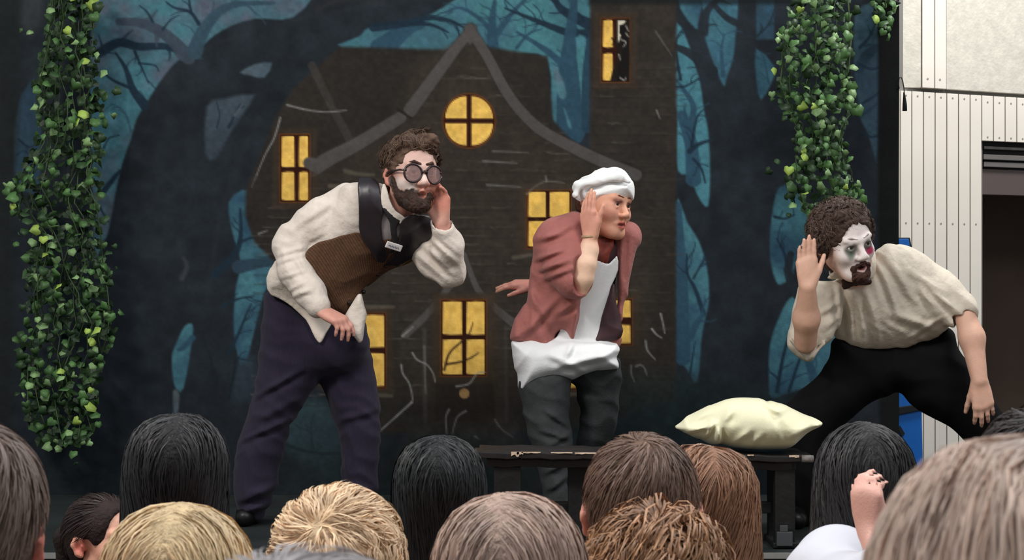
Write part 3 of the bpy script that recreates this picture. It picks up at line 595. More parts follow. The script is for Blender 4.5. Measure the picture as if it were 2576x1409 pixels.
def garland(label, prof, Y, nfront, nback, seed, sprigs=(), lime=(), gap=None):
    r = random.Random(seed); ys = [p[0] for p in prof]
    def lim(y): return np.interp(y, ys, [p[1] for p in prof]), np.interp(y, ys, [p[2] for p in prof])
    g = empty('ivy_garland', W(sum(lim(ys[0]))/2, ys[0], Y)); tag(g, label, 'ivy', 'ivy garlands hanging in front of the backdrop')
    def place(x, y, dep, sc): 
        v = W(x, y, Y+dep); rot = Matrix.Rotation(r.gauss(0, .75), 4, 'Y') @ Matrix.Rotation(r.gauss(-.35, .45), 4, 'X') @ Matrix.Rotation(r.gauss(0, .6), 4, 'Z')
        return Matrix.Translation(v) @ rot @ Matrix.Scale(sc, 4)
    pos = []
    for x, y, s in sprigs: pos.append((x, y, s))
    t = 0
    while len(pos) < nfront and t < 30000:
        t += 1; y = r.uniform(ys[0], ys[-1]); a, b = lim(y); x = a+(b-a)*r.random()
        if gap and any((x-gx)**2/gw**2+(y-gy)**2/gh**2 < 1 for gx, gy, gw, gh in gap) and r.random() < .8: continue
        if all((x-q[0])**2+(y-q[1])**2 > 13**2 for q in pos[-400:]): pos.append((x, y, 1))
    gl = Vector(g.location)
    for i, (x, y, s) in enumerate(pos):
        lm = any((x-q[0])**2+(y-q[1])**2 < q[2]**2 for q in lime)
        k = 3 if (lm or r.random() < .025) else r.choices((0, 1, 2), (.38, .42, .20))[0]
        o = bpy.data.objects.new('leaf', LV[k*2+(r.random() < .6)]); COL.objects.link(o); o.parent = g
        M = place(x, y-8, r.uniform(-.10, .02), r.uniform(.026, .041)*s*(1.15 if lm else 1)); M.translation -= gl; o.matrix_local = M
    # the leaves deeper inside the garland, too many to pick apart
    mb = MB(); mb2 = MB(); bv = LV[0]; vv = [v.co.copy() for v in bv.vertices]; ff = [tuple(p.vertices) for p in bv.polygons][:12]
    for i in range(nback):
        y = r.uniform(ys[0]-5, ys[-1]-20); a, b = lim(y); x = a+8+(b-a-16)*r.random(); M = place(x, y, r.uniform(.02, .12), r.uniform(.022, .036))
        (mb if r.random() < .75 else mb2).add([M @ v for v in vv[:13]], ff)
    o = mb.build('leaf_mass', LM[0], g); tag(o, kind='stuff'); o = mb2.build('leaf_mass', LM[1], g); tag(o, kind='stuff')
    vs = MB()
    for i in range(11):
        u = r.random(); pts = []
        for y in np.arange(ys[0]-30, ys[-1]-r.uniform(0, 160), 38):
            a, b = lim(y); u = min(.93, max(.07, u+r.gauss(0, .05))); pts.append(W(a+(b-a)*u, y, Y+.02+.05*math.sin(i+y*.02)))
        vs.tube(pts, .0022, 5)
    vs.build('stem', m_vine, g, smooth=True); return g
garland('tall ivy garland hanging at the left end of the backdrop, reaching down to the audience',
        [(-30, 112, 248), (60, 112, 246), (150, 95, 252), (220, 82, 262), (300, 84, 264), (380, 78, 268), (425, 40, 262), (470, 10, 258), (540, 30, 262), (580, 62, 266), (650, 66, 272), (740, 52, 288), (800, 56, 292), (860, 44, 282), (920, 40, 262), (1000, 56, 248), (1060, 64, 244), (1105, 90, 236), (1135, 130, 215)],
        6.62, 300, 900, 1, [(40, 500, 1.2), (18, 470, 1.1), (12, 485, .9), (50, 80, .7), (74, 85, .8), (300, 790, 1), (288, 232, 1), (280, 296, 1.1), (290, 680, .6), (184, 1145, 1), (205, 1120, .9), (228, 1118, .8), (195, 1175, .9), (38, 618, .7), (46, 600, .6), (248, 1070, 1), (70, 560, .9), (232, 960, .8), (40, 995, .8), (262, 620, .7), (285, 625, .6)],
        [(85, 575, 16), (105, 635, 18), (245, 855, 26), (225, 12, 12), (140, 75, 16), (222, 282, 12), (80, 1035, 16), (230, 1023, 12), (130, 970, 12)], [(160, 870, 30, 60), (170, 450, 40, 25), (165, 690, 22, 50), (165, 250, 12, 90)])
garland('shorter ivy garland on the right of the backdrop, ending above the curly-haired actor',
        [(-30, 2010, 2150), (30, 1985, 2148), (90, 1958, 2156), (160, 1950, 2150), (220, 1948, 2155), (270, 1965, 2160), (300, 1985, 2150), (330, 2000, 2120), (380, 1995, 2130), (420, 1985, 2150), (470, 1975, 2168), (520, 1990, 2165), (545, 2030, 2140)],
        6.62, 215, 360, 2, [(1942, 240, .9), (1944, 255, .8), (1938, 435, 1), (1972, 300, 1), (2145, 138, 1.1), (2148, 268, 1), (2142, 288, 1), (1958, 410, .8), (1985, 545, .7), (2060, 520, 1), (1975, 500, .9)],
        [(2035, 390, 14), (1960, 190, 12), (2002, 268, 10)], [(2040, 150, 22, 60), (2040, 340, 34, 40), (2045, 430, 20, 40)])
garland('small ivy sprig caught on the top right corner of the backdrop', [(-30, 2200, 2250), (20, 2195, 2252), (60, 2205, 2245), (100, 2232, 2246)], 6.82, 26, 24, 3, [(2240, 8, .9), (2235, 62, .8), (2210, 40, 1), (2240, 78, .7)])
# ================================================================== FIGURES
def nrm(v): v = np.array(v, float); return v/(np.linalg.norm(v)+1e-12)
def frame(yaw, pitch=0, roll=0):
    """columns: subject's right, forward, up. yaw 0 faces the camera, positive turns towards the picture's right"""
    a, p, r = map(math.radians, (yaw, pitch, roll)); f = np.array([math.sin(a)*math.cos(p), -math.cos(a)*math.cos(p), math.sin(p)])
    u = nrm(np.array([0, 0, 1])-f*f[2]); x = np.cross(f, u); u2 = u*math.cos(r)+x*math.sin(r); x2 = np.cross(f, u2)
    return np.stack([x2, f, u2], 1)
class Head:
    def __init__(s, o, M, sc=1.0, female=False, mouth=.2, ears=True, face=True, jaw=1.0, earx=0):
        s.o = np.array(o, float); s.M = M; s.sc = sc; L = s.L; k = sc; it = []
        E = lambda c, r, op='u', kk=.02: it.append((op, ell(L(c), np.array(r)*k, M), kk*k))
        C = lambda a, b, ra, rb, op='u', kk=.008: it.append((op, cone(L(a), L(b), ra*k, rb*k), kk*k))
        E((0, -.016, .034), (.077, .094, .080)); E((0, .030, .005), (.066, .056, .088), kk=.03)
        E((0, .034, -.062), (.053*jaw, .050, .050), kk=.03); C((-.02*jaw, .066, -.098), (.02*jaw, .066, -.098), .019, .019, kk=.022)
        for x in (-1, 1):
            C((x*.052*jaw, -.004, -.055), (x*.03*jaw, .05, -.092), .017, .016, kk=.03); E((x*.043, .058, -.030), (.026, .026, .026) if female else (.023, .024, .022), kk=.026)
            if face:
                E((x*.0325, .099, .001), (.019, .019, .0145), 's', .012)
                C((x*.012, .0855 if female else .0865, .018), (x*.045, .077, .024), .0075 if female else .011, .008, kk=.016 if female else .012)
                C((x*.017, .0835, .006), (x*.032, .0885, .0105), .0038, .0042, kk=.004); C((x*.032, .0885, .0105), (x*.047, .077, .004), .0042, .0038, kk=.004)
                C((x*.018, .082, -.004), (x*.033, .0865, -.009), .0036, .0036, kk=.006); C((x*.033, .0865, -.009), (x*.046, .077, -.002), .0036, .0036, kk=.006)
                E((x*.0135, .098, -.037), (.0095, .011, .008), kk=.008); E((x*.007, .104, -.044), (.0035, .006, .004), 's', .003)
            if ears:
                c = np.array((x*(.079+earx), -.012, -.008)); C(c+(0, -.010, .022), c+(x*.004, -.016, .004), .0085, .0085, kk=.006); C(c+(x*.004, -.016, .004), c+(0, -.006, -.020), .0085, .007, kk=.006)
                C(c+(0, -.010, .022), c+(x*-.002, .006, .020), .008, .006, kk=.006); C(c+(0, -.006, -.020), c+(-x*.003, .004, -.027), .0085, .007, kk=.006); C(c+(-x*.008, 0, .012), c+(-x*.006, 0, -.02), .010, .009, kk=.008)
                (C(c+(-x*.004, .002, 0), c+(-x*.014, .004, -.002), .012, .012, kk=.006) if earx else None); E(c+(x*.005, .002, -.002), (.006, .0085, .012), 's', .005)
        if face:
            nz = .82 if female else 1.0; C((0, .084, .008), (0, .107*(.985 if female else 1), -.030), .0085*nz, .0112*nz, kk=.012); C((0, .104*(.985 if female else 1), -.034), (0, .096, -.046), .009*nz, .006, kk=.008)
            mo = mouth*.022; lw = .028 if female else .023; C((-lw, .080, -.066), (0, .0945, -.0605), .0045, .006, kk=.006); C((lw, .080, -.066), (0, .0945, -.0605), .0045, .006, kk=.006)
            C((-.021, .080, -.069-mo*.5), (0, .0905, -.0735-mo), .0045, .0075, kk=.006); C((.021, .080, -.069-mo*.5), (0, .0905, -.0735-mo), .0045, .0075, kk=.006)
            E((0, .096, -.067-mo*.5), (.022-.006*mouth if female else .019-.004*mouth, .020, .0018+mo*.72), 's', .003)
        s.it = it
    def L(s, c): return s.o+s.M@(np.array(c, float)*s.sc)
    def inv(s, P): return (P-s.o)@s.M/s.sc
    def cranium(s, off=.0, low=0):
        """soft envelope of the skull used as a base for hair"""
        k = s.sc
        return S([('u', ell(s.L((0, -.014, .036)), np.array((.079+off, .096+off, .082+off))*k, s.M), .02), ('u', ell(s.L((0, -.030, -.01-low*.5)), np.array((.074+off, .070+off, .075+off+low))*k, s.M), .03)])
def in_ell(q, c, r, soft=.25):
    d = np.sqrt((((q-np.array(c))/np.array(r))**2).sum(1)); return np.clip((1-d)/soft+.5, 0, 1)
def mixc(c, new, a): return c*(1-a[:, None])+np.array(new, float)*a[:, None]
def hand(w, d, n, side, L=.18, curl=(20, 25, 30, 35), spread=6, thumb=(40, .5), wr=.026, dev=0):
    """w wrist, d direction of the fingers, n the way the palm faces, side towards the thumb"""
    d = nrm(d); n = nrm(n-np.dot(n, d)*d); sd = nrm(np.cross(d, n)); sd = sd if np.dot(sd, side) > 0 else -sd; k = L/.18; it = []
    w = np.array(w, float); U = lambda a, b, ra, rb, kk=.004: it.append(('u', cone(a, b, ra*k, rb*k), kk*k))
    ln = (.072, .080, .074, .058); ra = (.0088, .0090, .0085, .0075)
    for i in range(4):
        off = (.0285, .0095, -.0100, -.0275)[i]; kn = w+(d*(.092, .096, .091, .083)[i]+sd*off)*k-n*(.002+.0*i)*k
        U(w+(sd*off*.45+d*.008)*k, kn, .0145 if i else .0150, .0125, .012)
        a = math.radians((1.5-i)*spread); fd = d*math.cos(a)+sd*math.sin(a); c = curl[i]; p = kn
        for j, (f_, cc) in enumerate(((.46, .55), (.30, 1.0), (.24, .7))):
            t = math.radians(c*cc); fd = nrm(fd*math.cos(t)+n*math.sin(t)); q = p+fd*ln[i]*f_*k
            U(p, q, ra[i]*(1.08, .98, .93)[j], ra[i]*(.98, .93, .78)[j], .0035 if j else .008); p = q
    an, cu = thumb; an = math.radians(an); t0 = w+(d*.018+sd*.018+n*.006)*k; td = nrm(d*math.cos(an)+sd*math.sin(an)+n*.35*cu); t1 = t0+td*.044*k
    U(t0, t1, .0165, .0125, .012); td = nrm(td+n*.25*cu+d*.25); t2 = t1+td*.034*k; U(t1, t2, .0115, .0098, .006); td = nrm(td+n*.2*cu+d*.2); U(t2, t2+td*.027*k, .0100, .0078, .004)
    it.append(('u', ell(w+(d*.045+n*.004)*k, np.array((.036, .05, .014))*k, np.stack([sd, d, n], 1)), .014)); return it
def limb(*pr, k=.02):
    """chain of (point, radius)"""
    return [('u', cone(pr[i][0], pr[i+1][0], pr[i][1], pr[i+1][1]), k) for i in range(len(pr)-1)]
m_skin = mat('skin', attr=True, rough=.5, spec=.35, sss=.18, nscale=55, namt=.04, bump=.12, bscale=300)
m_eye = mat('eye', attr=True, rough=.12, spec=.6)
m_hair = mat('hair', attr=True, rough=.5, spec=.35, nscale=18, namt=.2)
m_hairs = mat('hair_under', attr=True, rough=.7, spec=.2, nscale=40, namt=.35, bump=.5, bscale=120)
def eyes(H, parent, look=(0, 1, 0), iris=(70, 60, 50)):
    lk = H.M@nrm(look)
    for x in (-1, 1):
        c = H.L((x*.0315, .0745, .001)); r = .0128*H.sc; u = nrm(np.cross(lk, (0, 0, 1))); v = np.cross(u, lk); V = []; Q = []; A = []
        for i in range(13):
            a = math.pi*i/12
            for j in range(18): b = 2*math.pi*j/18; V.append(c+r*(lk*math.cos(a)+(u*math.cos(b)+v*math.sin(b))*math.sin(a))); A.append(a)
        for i in range(12):
            for j in range(18): Q.append((i*18+j, i*18+(j+1) % 18, (i+1)*18+(j+1) % 18, (i+1)*18+j))
        A = np.array(A); col = np.tile(lin((222, 214, 206)), (len(A), 1)); col[A < .62] = lin(iris); col[A < .28] = lin((10, 8, 8))
        obj('eye', mesh_np('eye', V, Q, col), m_eye, parent, org=c)
def grad(f, p, e=.002):
    g = np.zeros_like(p)
    for a in range(3):
        q = p.copy(); q[:, a] += e; w = p.copy(); w[:, a] -= e; g[:, a] = f(q)-f(w)
    return g/(np.linalg.norm(g, axis=1)[:, None]+1e-9)
def strands(name, f, roots, flow, n, length, steps, width, color, parent, var=.25, off=(0, .006), jit=.15, stiff=.6, curl=0, curlf=60, seed=1, m=None, project=True, lift=None, tipc=None, streak=0):
    r = np.random.default_rng(seed); P = roots(n, r); n = len(P)
    for _ in range(4): P = P-grad(f, P)*f(P)[:, None]*.9
    offs = r.uniform(off[0], off[1], n); L = length*r.uniform(.7, 1.1, n); st = L/steps; D = None
    jd = r.normal(size=(n, 3))*jit; pts = []; nor = []; ph = r.uniform(0, 6.28, n)
    for i in range(steps+1):
        g = grad(f, P); fl = flow(P, i/steps)+jd; fl = fl/(np.linalg.norm(fl, axis=1)[:, None]+1e-9)
        if project: fl = fl-(fl*g).sum(1)[:, None]*g; fl /= np.linalg.norm(fl, axis=1)[:, None]+1e-9
        D = fl if D is None else D*stiff+fl*(1-stiff); D /= np.linalg.norm(D, axis=1)[:, None]+1e-9
        Q = P+g*(offs*(min(1, i/2)) + (lift(i/steps) if lift else 0))[:, None]
        if curl:
            s_ = np.cross(D, g); a = ph+curlf*L*i/steps; Q = Q+s_*(curl*np.sin(a)*min(1, i/2))[:, None]+g*(curl*.8*(1+np.cos(a))*min(1, i/2))[:, None]
        pts.append(Q); nor.append(g); P = P+D*st[:, None]
        if project: d = f(P); P = P-grad(f, P)*d[:, None]*.85
    pts = np.array(pts); nor = np.array(nor); T = np.gradient(pts, axis=0); T /= np.linalg.norm(T, axis=2)[..., None]+1e-9
    sd = np.cross(T, nor); sd /= np.linalg.norm(sd, axis=2)[..., None]+1e-9
    roll = r.uniform(-.7, .7, n)[None, :, None]; sd = sd*np.cos(roll)+nor*np.sin(roll)
    w = width*r.uniform(.6, 1.3, n)[None, :, None]*np.sin(np.clip(np.linspace(.25, 1.02, steps+1), 0, 1)*math.pi)[:, None, None]**.5
    w = np.nan_to_num(w, nan=0.0)
    A = pts+sd*w/2; B = pts-sd*w/2; V = np.stack([A, B], 2).transpose(1, 0, 2, 3).reshape(-1, 3)   # strand, step, side
    base = (np.arange(n)*(steps+1)*2)[:, None]+np.arange(steps)[None]*2; Fq = np.stack([base, base+1, base+3, base+2], -1).reshape(-1, 4)
    c = np.tile(lin(color), (n, 1)); k = 1+var*r.normal(size=(n, 1)).clip(-1.8, 1.8); c = c*k
    if streak:
        q = pts[0]; sk = np.sin(q@np.array([70, 30, 50.]))*np.sin(q@np.array([-40, 90, 20.])+1); c = c*(1+streak*sk[:, None])
    c = np.repeat(c[:, None], steps+1, 1)
    if tipc is not None: t = np.linspace(0, 1, steps+1)[None, :, None]; c = c*(1-t)+lin(tipc)*k[:, None]*t
    c = np.repeat(c[:, :, None], 2, 2).reshape(-1, 3)
    o = obj(name, mesh_np(name, V, Fq, np.clip(c, 0, 1)), m or m_hair, parent); o['kind'] = 'stuff'; return o
def const_col(c): return lambda V: np.tile(lin(c), (len(V), 1))
def shoe(name, a, toe, m, parent, w=.042, ank=None):
    """a: heel point on the floor (world), toe: toe tip on the floor"""
    a = np.array(a); toe = np.array(toe); d = nrm(toe-a); L = np.linalg.norm(toe-a); z = np.array([0, 0, 1.0]); h = a+z*.05
    Sd = S([('u', cone(a+z*.036+d*.03, a+z*.036+d*L*.55, .034, .036), .02), ('u', cone(a+z*.034+d*L*.5, a+z*.030+d*(L-.035), w*.9, w*.75), .02), ('u', cone(a+z*.04+d*.035, a+z*.085+d*.045, .036, .036), .02)])
    def g(p): return np.maximum(Sd(p), a[2]+.002-p[:, 2])
    lo, hi = bounds([a, toe], .09); return sdf_obj(name, g, lo, hi+np.array([0, 0, .08]), .006, m, parent, org=a)

def ridges(L, Y, front=None):
    """creases in cloth: each (a, b, width, height) with a, b in picture points at depth Y"""
    seg = []
    for a, b, w, h in L:
        A = W(*a, Y)[[0, 2]]; B_ = W(*b, Y)[[0, 2]]; e = B_-A; l = np.linalg.norm(e); seg.append((A, e/l, l, w, h))
    def f(p):
        d = np.zeros(len(p)); X = p[:, 0]; Z = p[:, 2]
        for A, e, l, w, h in seg:
            t = (X-A[0])*e[0]+(Z-A[1])*e[1]; s = -(X-A[0])*e[1]+(Z-A[1])*e[0]; u = np.clip(t/l, 0, 1); o = (t-u*l)
            k = np.exp(-(o/w)**2*1.2)*(.35+.65*np.sin(u*math.pi)); d += (-h*np.exp(-(s/w)**2)+.7*h*np.exp(-((s+1.7*w)/w)**2))*k
        return d
    return f
class Dressed:
    """a body whose covered parts stay inside the clothes"""
    def __init__(s, hid, ex, cloth, gap=.007): s.h = S(hid); s.e = S(ex); s.c = cloth; s.gap = gap
    def ev(s, p, idx=None):
        d = s.h.ev(p, idx[0] if idx else None)
        k = d < .05
        if k.any():
            q = p[k]; m = np.full(len(q), 9.0)
            for j, f in enumerate(s.c):
                if idx is None or idx[2][j]: m = np.minimum(m, f.ev(q, idx[2][j]) if (idx is not None and isinstance(f, S)) else f(q))
            c = np.full(len(p), -9.0); c[k] = m; d = np.where(k, np.maximum(d, c+s.gap), d)
        return smin(d, s.e.ev(p, idx[1] if idx else None), .006)
    __call__ = ev
    def prep(s, C):
        s.h.prep(C); s.e.prep(C); s.cv = [f(C) for f in s.c]
        for f in s.c: f.prep(C)
    def cull(s, i, h):
        return (s.h.cull(i, h), s.e.cull(i, h), [(f.cull(i, h) if v[i] < h*2+.05 else None) for f, v in zip(s.c, s.cv)])
# ================================================================== BLACK BENCH AND PILLOW
YN = 5.62; bn = empty('black_bench', W(1610, 1395, YN)*[1, 1, 0]+[0, 0, STAGE]); tag(bn, 'low black wooden bench with chipped paint on its edges, on the stage front', 'bench')
m_bt = mat('chipped_black_paint', (34, 31, 31), .42, nscale=8, namt=.3, bump=.15, bscale=40); m_chip = mat('bare_wood', (196, 172, 150), .7, nscale=40, namt=.3)
zt0 = W(0, 1134, YN)[2]
def zpx(y): return W(0, y, YN)[2]
def plank(x0, x1, ya, yb, z1, z0, name='plank', tilt=0):
    xa = W(x0, 0, YN)[0]; xb = W(x1, 0, YN)[0]; m = MB(); m.box((xa, ya, z0), (xb, yb, z1)); r = np.random.default_rng(int(x0+ya*100))
    o = m.build(name, m_bt, bn, bevel=.004); bm = bmesh.new(); bm.from_mesh(o.data); bmesh.ops.subdivide_edges(bm, edges=[e for e in bm.edges if e.calc_length() > .3], cuts=30)
    for v in bm.verts: v.co.z += tilt*(v.co.x-xa)+.0016*math.sin(v.co.x*37+ya*9)+.001*math.sin(v.co.x*91); v.co.y += .002*math.sin(v.co.x*43)
    bm.to_mesh(o.data); bm.free(); return o
tl = (zpx(1136)-zpx(1126))/(W(2030, 0, YN)[0]-W(1195, 0, YN)[0])
z1 = zpx(1127); plank(1195, 2028, YN-.13, YN-.012, z1, zpx(1143), tilt=tl); plank(1205, 2018, YN-.006, YN+.11, z1, zpx(1141), tilt=tl)
plank(1225, 1990, YN-.10, YN-.075, zpx(1145)-.001, zpx(1166), 'apron', tl); plank(1225, 1990, YN+.06, YN+.085, zpx(1145)-.001, zpx(1166), 'apron', tl)
cm = W(2000, 0, YN)[0]; ce = W(2033, 0, YN)[0]
e = MB(); e.tube([(cm, YN-.13, z1+tl*.99-.009), (ce-.006, YN-.128, z1+tl*.99-.010)], .0115, 10); e.build('rounded_end', mat('worn_grey_paint', (110, 104, 100), .6, nscale=60, namt=.4), bn, smooth=True)
for i, (a, b_, h) in enumerate(((1286, 1306, .016), (1300, 1316, .009), (1312, 1360, .004), (1386, 1440, .0035), (1446, 1500, .005), (1790, 1830, .006), (1985, 2010, .008), (1880, 1896, .004))):
    xa = W(a, 0, YN-.13)[0]; xb = W(b_, 0, YN-.13)[0]; zz = z1+tl*(xa-W(1195, 0, YN)[0])+.0012
    r = np.random.default_rng(i); n = 7; up = [(xa+(xb-xa)*k/(n-1), zz+.0004) for k in range(n)]; dn = [(xa+(xb-xa)*k/(n-1), zz-h*r.uniform(.5, 1)) for k in range(n)][::-1]
    m = MB(); m.prism(up+dn, YN-.1335, YN-.128); m.build('paint_chip', m_chip, bn)
def leg(x0, x1, z1p, ya, yb, name='leg'):
    xa = W(x0, 0, YN)[0]; xb = W(x1, 0, YN)[0]; o = MB().box((xa, ya, STAGE+.002), (xb, yb, zpx(z1p))).build(name, m_blackp, bn, bevel=.004); return o
leg(1243, 1310, 1167, YN-.095, YN+.08, 'panel_leg'); leg(1428, 1478, 1167, YN-.05, YN-.02, 'inner_leg')
lg = leg(1938, 1988, 1150, YN-.10, YN-.06); leg(1938, 1988, 1150, YN+.04, YN+.08); leg(1932, 1996, 1352, YN-.112, YN+.09, 'foot_rail')
MB().box((W(1310, 0, YN)[0], YN-.02, zpx(1290)), (W(1938, 0, YN)[0], YN+.01, zpx(1262))).build('stretcher', m_blackp, bn, bevel=.003)
x = W(1940, 0, YN)[0]; br = MB(); br.box((x, YN-.118, STAGE+.01), (x+.05, YN-.112, STAGE+.055)).box((x+.01, YN-.118, STAGE+.055), (x+.035, YN-.112, STAGE+.075)); br.build('metal_bracket', mat('grey_bracket', (82, 84, 86), .4, metal=.5), bn, bevel=.002)
# pillow
YP = YN-.02; m_pil = mat('cream_pillowcase', (224, 221, 188), .85, nscale=20, namt=.03, bump=.08, bscale=120, sheen=.1)
pl = infl([(1694, 1076), (1712, 1062), (1740, 1044), (1790, 1020), (1830, 1004), (1870, 1000), (1910, 1003), (1930, 1010), (1938, 1006), (1960, 1012), (2000, 1030), (2040, 1050), (2067, 1062), (2062, 1068), (2040, 1084), (2010, 1108), (1985, 1124), (1950, 1129), (1900, 1130), (1850, 1126), (1810, 1116), (1788, 1118), (1760, 1104), (1730, 1094), (1710, 1084)], YP, .085, (0, 0), sub=3, ks=1.7)
PF = S([('u', pl, .01)], addf(folds(41, .004, 45, (1, .1, .9), 1.1, 5), ridges([((1810, 1116), (1800, 1070), .010, .014), ((1775, 1100), (1790, 1060), .008, .010), ((1735, 1086), (1800, 1062), .008, .007), ((1815, 1060), (1840, 1030), .012, .008), ((1850, 1110), (1880, 1080), .010, .008), ((1890, 1120), (1910, 1090), .009, .006), ((1960, 1110), (1940, 1060), .012, .006), ((1990, 1095), (2040, 1066), .012, .007), ((1920, 1012), (1960, 1040), .009, .007), ((1985, 1030), (1930, 1034), .010, .005), ((1745, 1060), (1790, 1035), .009, .006)], YP-.1)))
lo, hi = bounds([W(1690, 995, YP), W(2070, 1135, YP)], .03); lo[1] -= .15; hi[1] += .15
def zb(p): return z1+tl*(p[:, 0]-W(1195, 0, YN)[0])+.0025-p[:, 2]
po = sdf_obj('pillow', lambda p: np.maximum(PF(p), zb(p)), lo, hi, .0045, m_pil, None); tag(po, 'plump cream pillow lying on the right half of the black bench', 'pillow')
# ================================================================== THE ACTORS
m_shirt = mat('ivory_shirt', (214, 203, 192), .85, nscale=40, namt=.05, bump=.45, bscale=38)
m_shirt3 = mat('beige_shirt', (206, 196, 180), .85, nscale=30, namt=.07, bump=.45, bscale=34)
m_tweed = mat('brown_tweed', (88, 62, 44), .9, nscale=90, namt=.2, weave=60, bump=.15, bscale=260)
m_satin = mat('dark_satin', (33, 27, 33), .4, spec=.5, nscale=25, namt=.25)
m_navy = mat('navy_cord', (36, 30, 48), .9, nscale=60, namt=.12, bump=.25, bscale=200, sheen=.06, stretch=(3, 1, .4))
m_blkt = mat('black_trouser', (7, 7, 9), .9, nscale=30, namt=.2, spec=.15)
m_greyt = mat('charcoal_trouser', (52, 54, 55), .9, nscale=35, namt=.15, bump=.15, bscale=150)
m_rose = mat('dusty_rose_cloth', (158, 96, 90), .75, nscale=30, namt=.08, bump=.4, bscale=36, sheen=.1)
m_lining = mat('plum_lining', (62, 40, 44), .6, nscale=30, namt=.15)
m_apron = mat('white_apron', (220, 221, 222), .85, nscale=30, namt=.03, bump=.1, bscale=150)
m_hat = mat('white_cotton', (236, 238, 238), .9, bump=.1, bscale=150)
m_leather = mat('black_leather', (18, 16, 16), .4)
m_tie = mat('black_tie', (36, 33, 36), .6)
SK = (214, 160, 140)
def skin_col(H, extra=None, base=SK, lips=(168, 92, 84), hands=()):
    def f(V):
        c = np.tile(np.array(base, float), (len(V), 1)); q = H.inv(V)
        c = mixc(c, lips, in_ell(q, (0, .095, -.068), (.024, .03, .013), .5)*.8)
        for x in (-1, 1):
            c = mixc(c, (200, 120, 104), in_ell(q, (x*.083, -.01, -.01), (.02, .03, .035), .6)*.6); c = mixc(c, (206, 140, 122), in_ell(q, (x*.045, .07, -.03), (.03, .04, .026), .9)*.45)
            c = mixc(c, (120, 76, 62), in_ell(q, (x*.033, .088, .013), (.017, .012, .003), .8)*.6)
        if extra: c = extra(c, q, V)
        for p, r, cc in hands: c = mixc(c, cc, np.clip((r-np.linalg.norm(V-p, axis=1))/.03+.5, 0, 1)*.7)
        return lin(np.clip(c, 0, 255))
    return f
def person(label, loc, group=None):
    p = empty('person', loc); return tag(p, label, 'person', group)
def brows(H, parent, col, w=.0055, z=.026, th=.0045, tilt=0):
    for x in (-1, 1):
        f = S([('u', cone(H.L((x*.012, .094, z-.002-tilt)), H.L((x*.032, .089, z+.005)), th*H.sc, th*H.sc), .004), ('u', cone(H.L((x*.032, .089, z+.005)), H.L((x*.052, .068, z)), th*H.sc, th*.5*H.sc), .004)])
        lo, hi = bounds([H.L((x*.03, .08, z))], .05); sdf_obj('eyebrow', f, lo, hi, .0025, m_hairs, parent, const_col(col))
def on_cran(H, reg):
    """roots on the skull: sample directions, keep those where reg(q) holds"""
    def f(n, r):
        v = r.normal(size=(n*6, 3)); v /= np.linalg.norm(v, axis=1)[:, None]; q = np.array((0, -.016, .034))+v*np.array((.079, .096, .082)); k = reg(q, r); q = q[k][:n]; return H.o+(q*H.sc)@H.M.T
    return f
FR = -.1                                                # cloth overlays are drawn on the side that faces the hall
# ---------------------------------------------------------------- man in waistcoat
A = person('bearded man in round glasses, ivory shirt and brown waistcoat, leaning with one hand raised', W(780, 1322, 6.02))
H1 = Head(W(1036, 441, 5.86), frame(27, 2, -3), 1.0, mouth=.5)
wL = W(1112, 562, 5.84); wR = W(806, 779, 5.86)
hL = hand(wL, (-.06, -.02, 1), (-.62, -.75, .05), (-1, .3, 0), .172, (34, 34, 36, 40), 5, (34, .9))
hR = hand(wR, (.78, -.35, -.42), (-.1, .3, -1), (.5, -.2, .8), .165, (38, 60, 70, 75), 3, (22, .4))
mo = H1
bd0 = S([('u', ell(mo.L((0, .036, -.080)), np.array((.058, .060, .046)), mo.M), .02), ('u', ell(mo.L((0, .072, -.108)), np.array((.034, .030, .026)), mo.M), .02),
        ('u', cone(mo.L((-.066, -.002, -.02)), mo.L((-.05, .03, -.07)), .009, .015), .02), ('u', cone(mo.L((.066, -.002, -.02)), mo.L((.05, .03, -.07)), .009, .015), .02)])
cutu = ell(mo.L((0, .075, .0)), np.array((.056, .10, .066)), mo.M); cutm = ell(mo.L((0, .12, -.068)), np.array((.026, .050, .021)), mo.M); cutb = ell(mo.L((0, -.03, -.12)), np.array((.05, .05, .09)), mo.M)
bd0.s_(cutu, .01).s_(cutm, .004).s_(cutb, .01)
ex1 = list(H1.it)+[('u', cone(H1.L((0, -.022, -.05)), W(978, 560, 5.95), .056, .058), .03), ('u', cone(wL, W(1122, 620, 5.87), .026, .032), .02), ('u', cone(wR, W(785, 740, 5.88), .025, .030), .02)]+hL+hR
hid1 = (limb((W(978, 560, 5.95), .06), (W(960, 590, 5.98), .075), (W(880, 690, 6.06), .085), (W(790, 800, 6.13), .09), k=.04)
      + limb((W(905, 540, 6.0), .05), (W(733, 612, 5.99), .036), (W(768, 700, 5.92), .034), (wR, .025), k=.03) + limb((W(950, 560, 5.99), .05), (W(905, 540, 6.0), .05), k=.03)
      + limb((W(1020, 580, 5.99), .05), (W(1060, 610, 5.99), .05), (W(1130, 682, 5.94), .038), (wL, .026), k=.03)
      + limb((W(745, 830, 6.12), .075), (W(690, 1020, 6.08), .055), (W(640, 1275, 6.12), .034), (W(640, 1276, 6.12), .03), k=.03)
      + limb((W(845, 850, 6.12), .075), (W(895, 1050, 6.14), .055), (W(902, 1275, 6.16), .034), (W(902, 1276, 6.16), .03), k=.03))
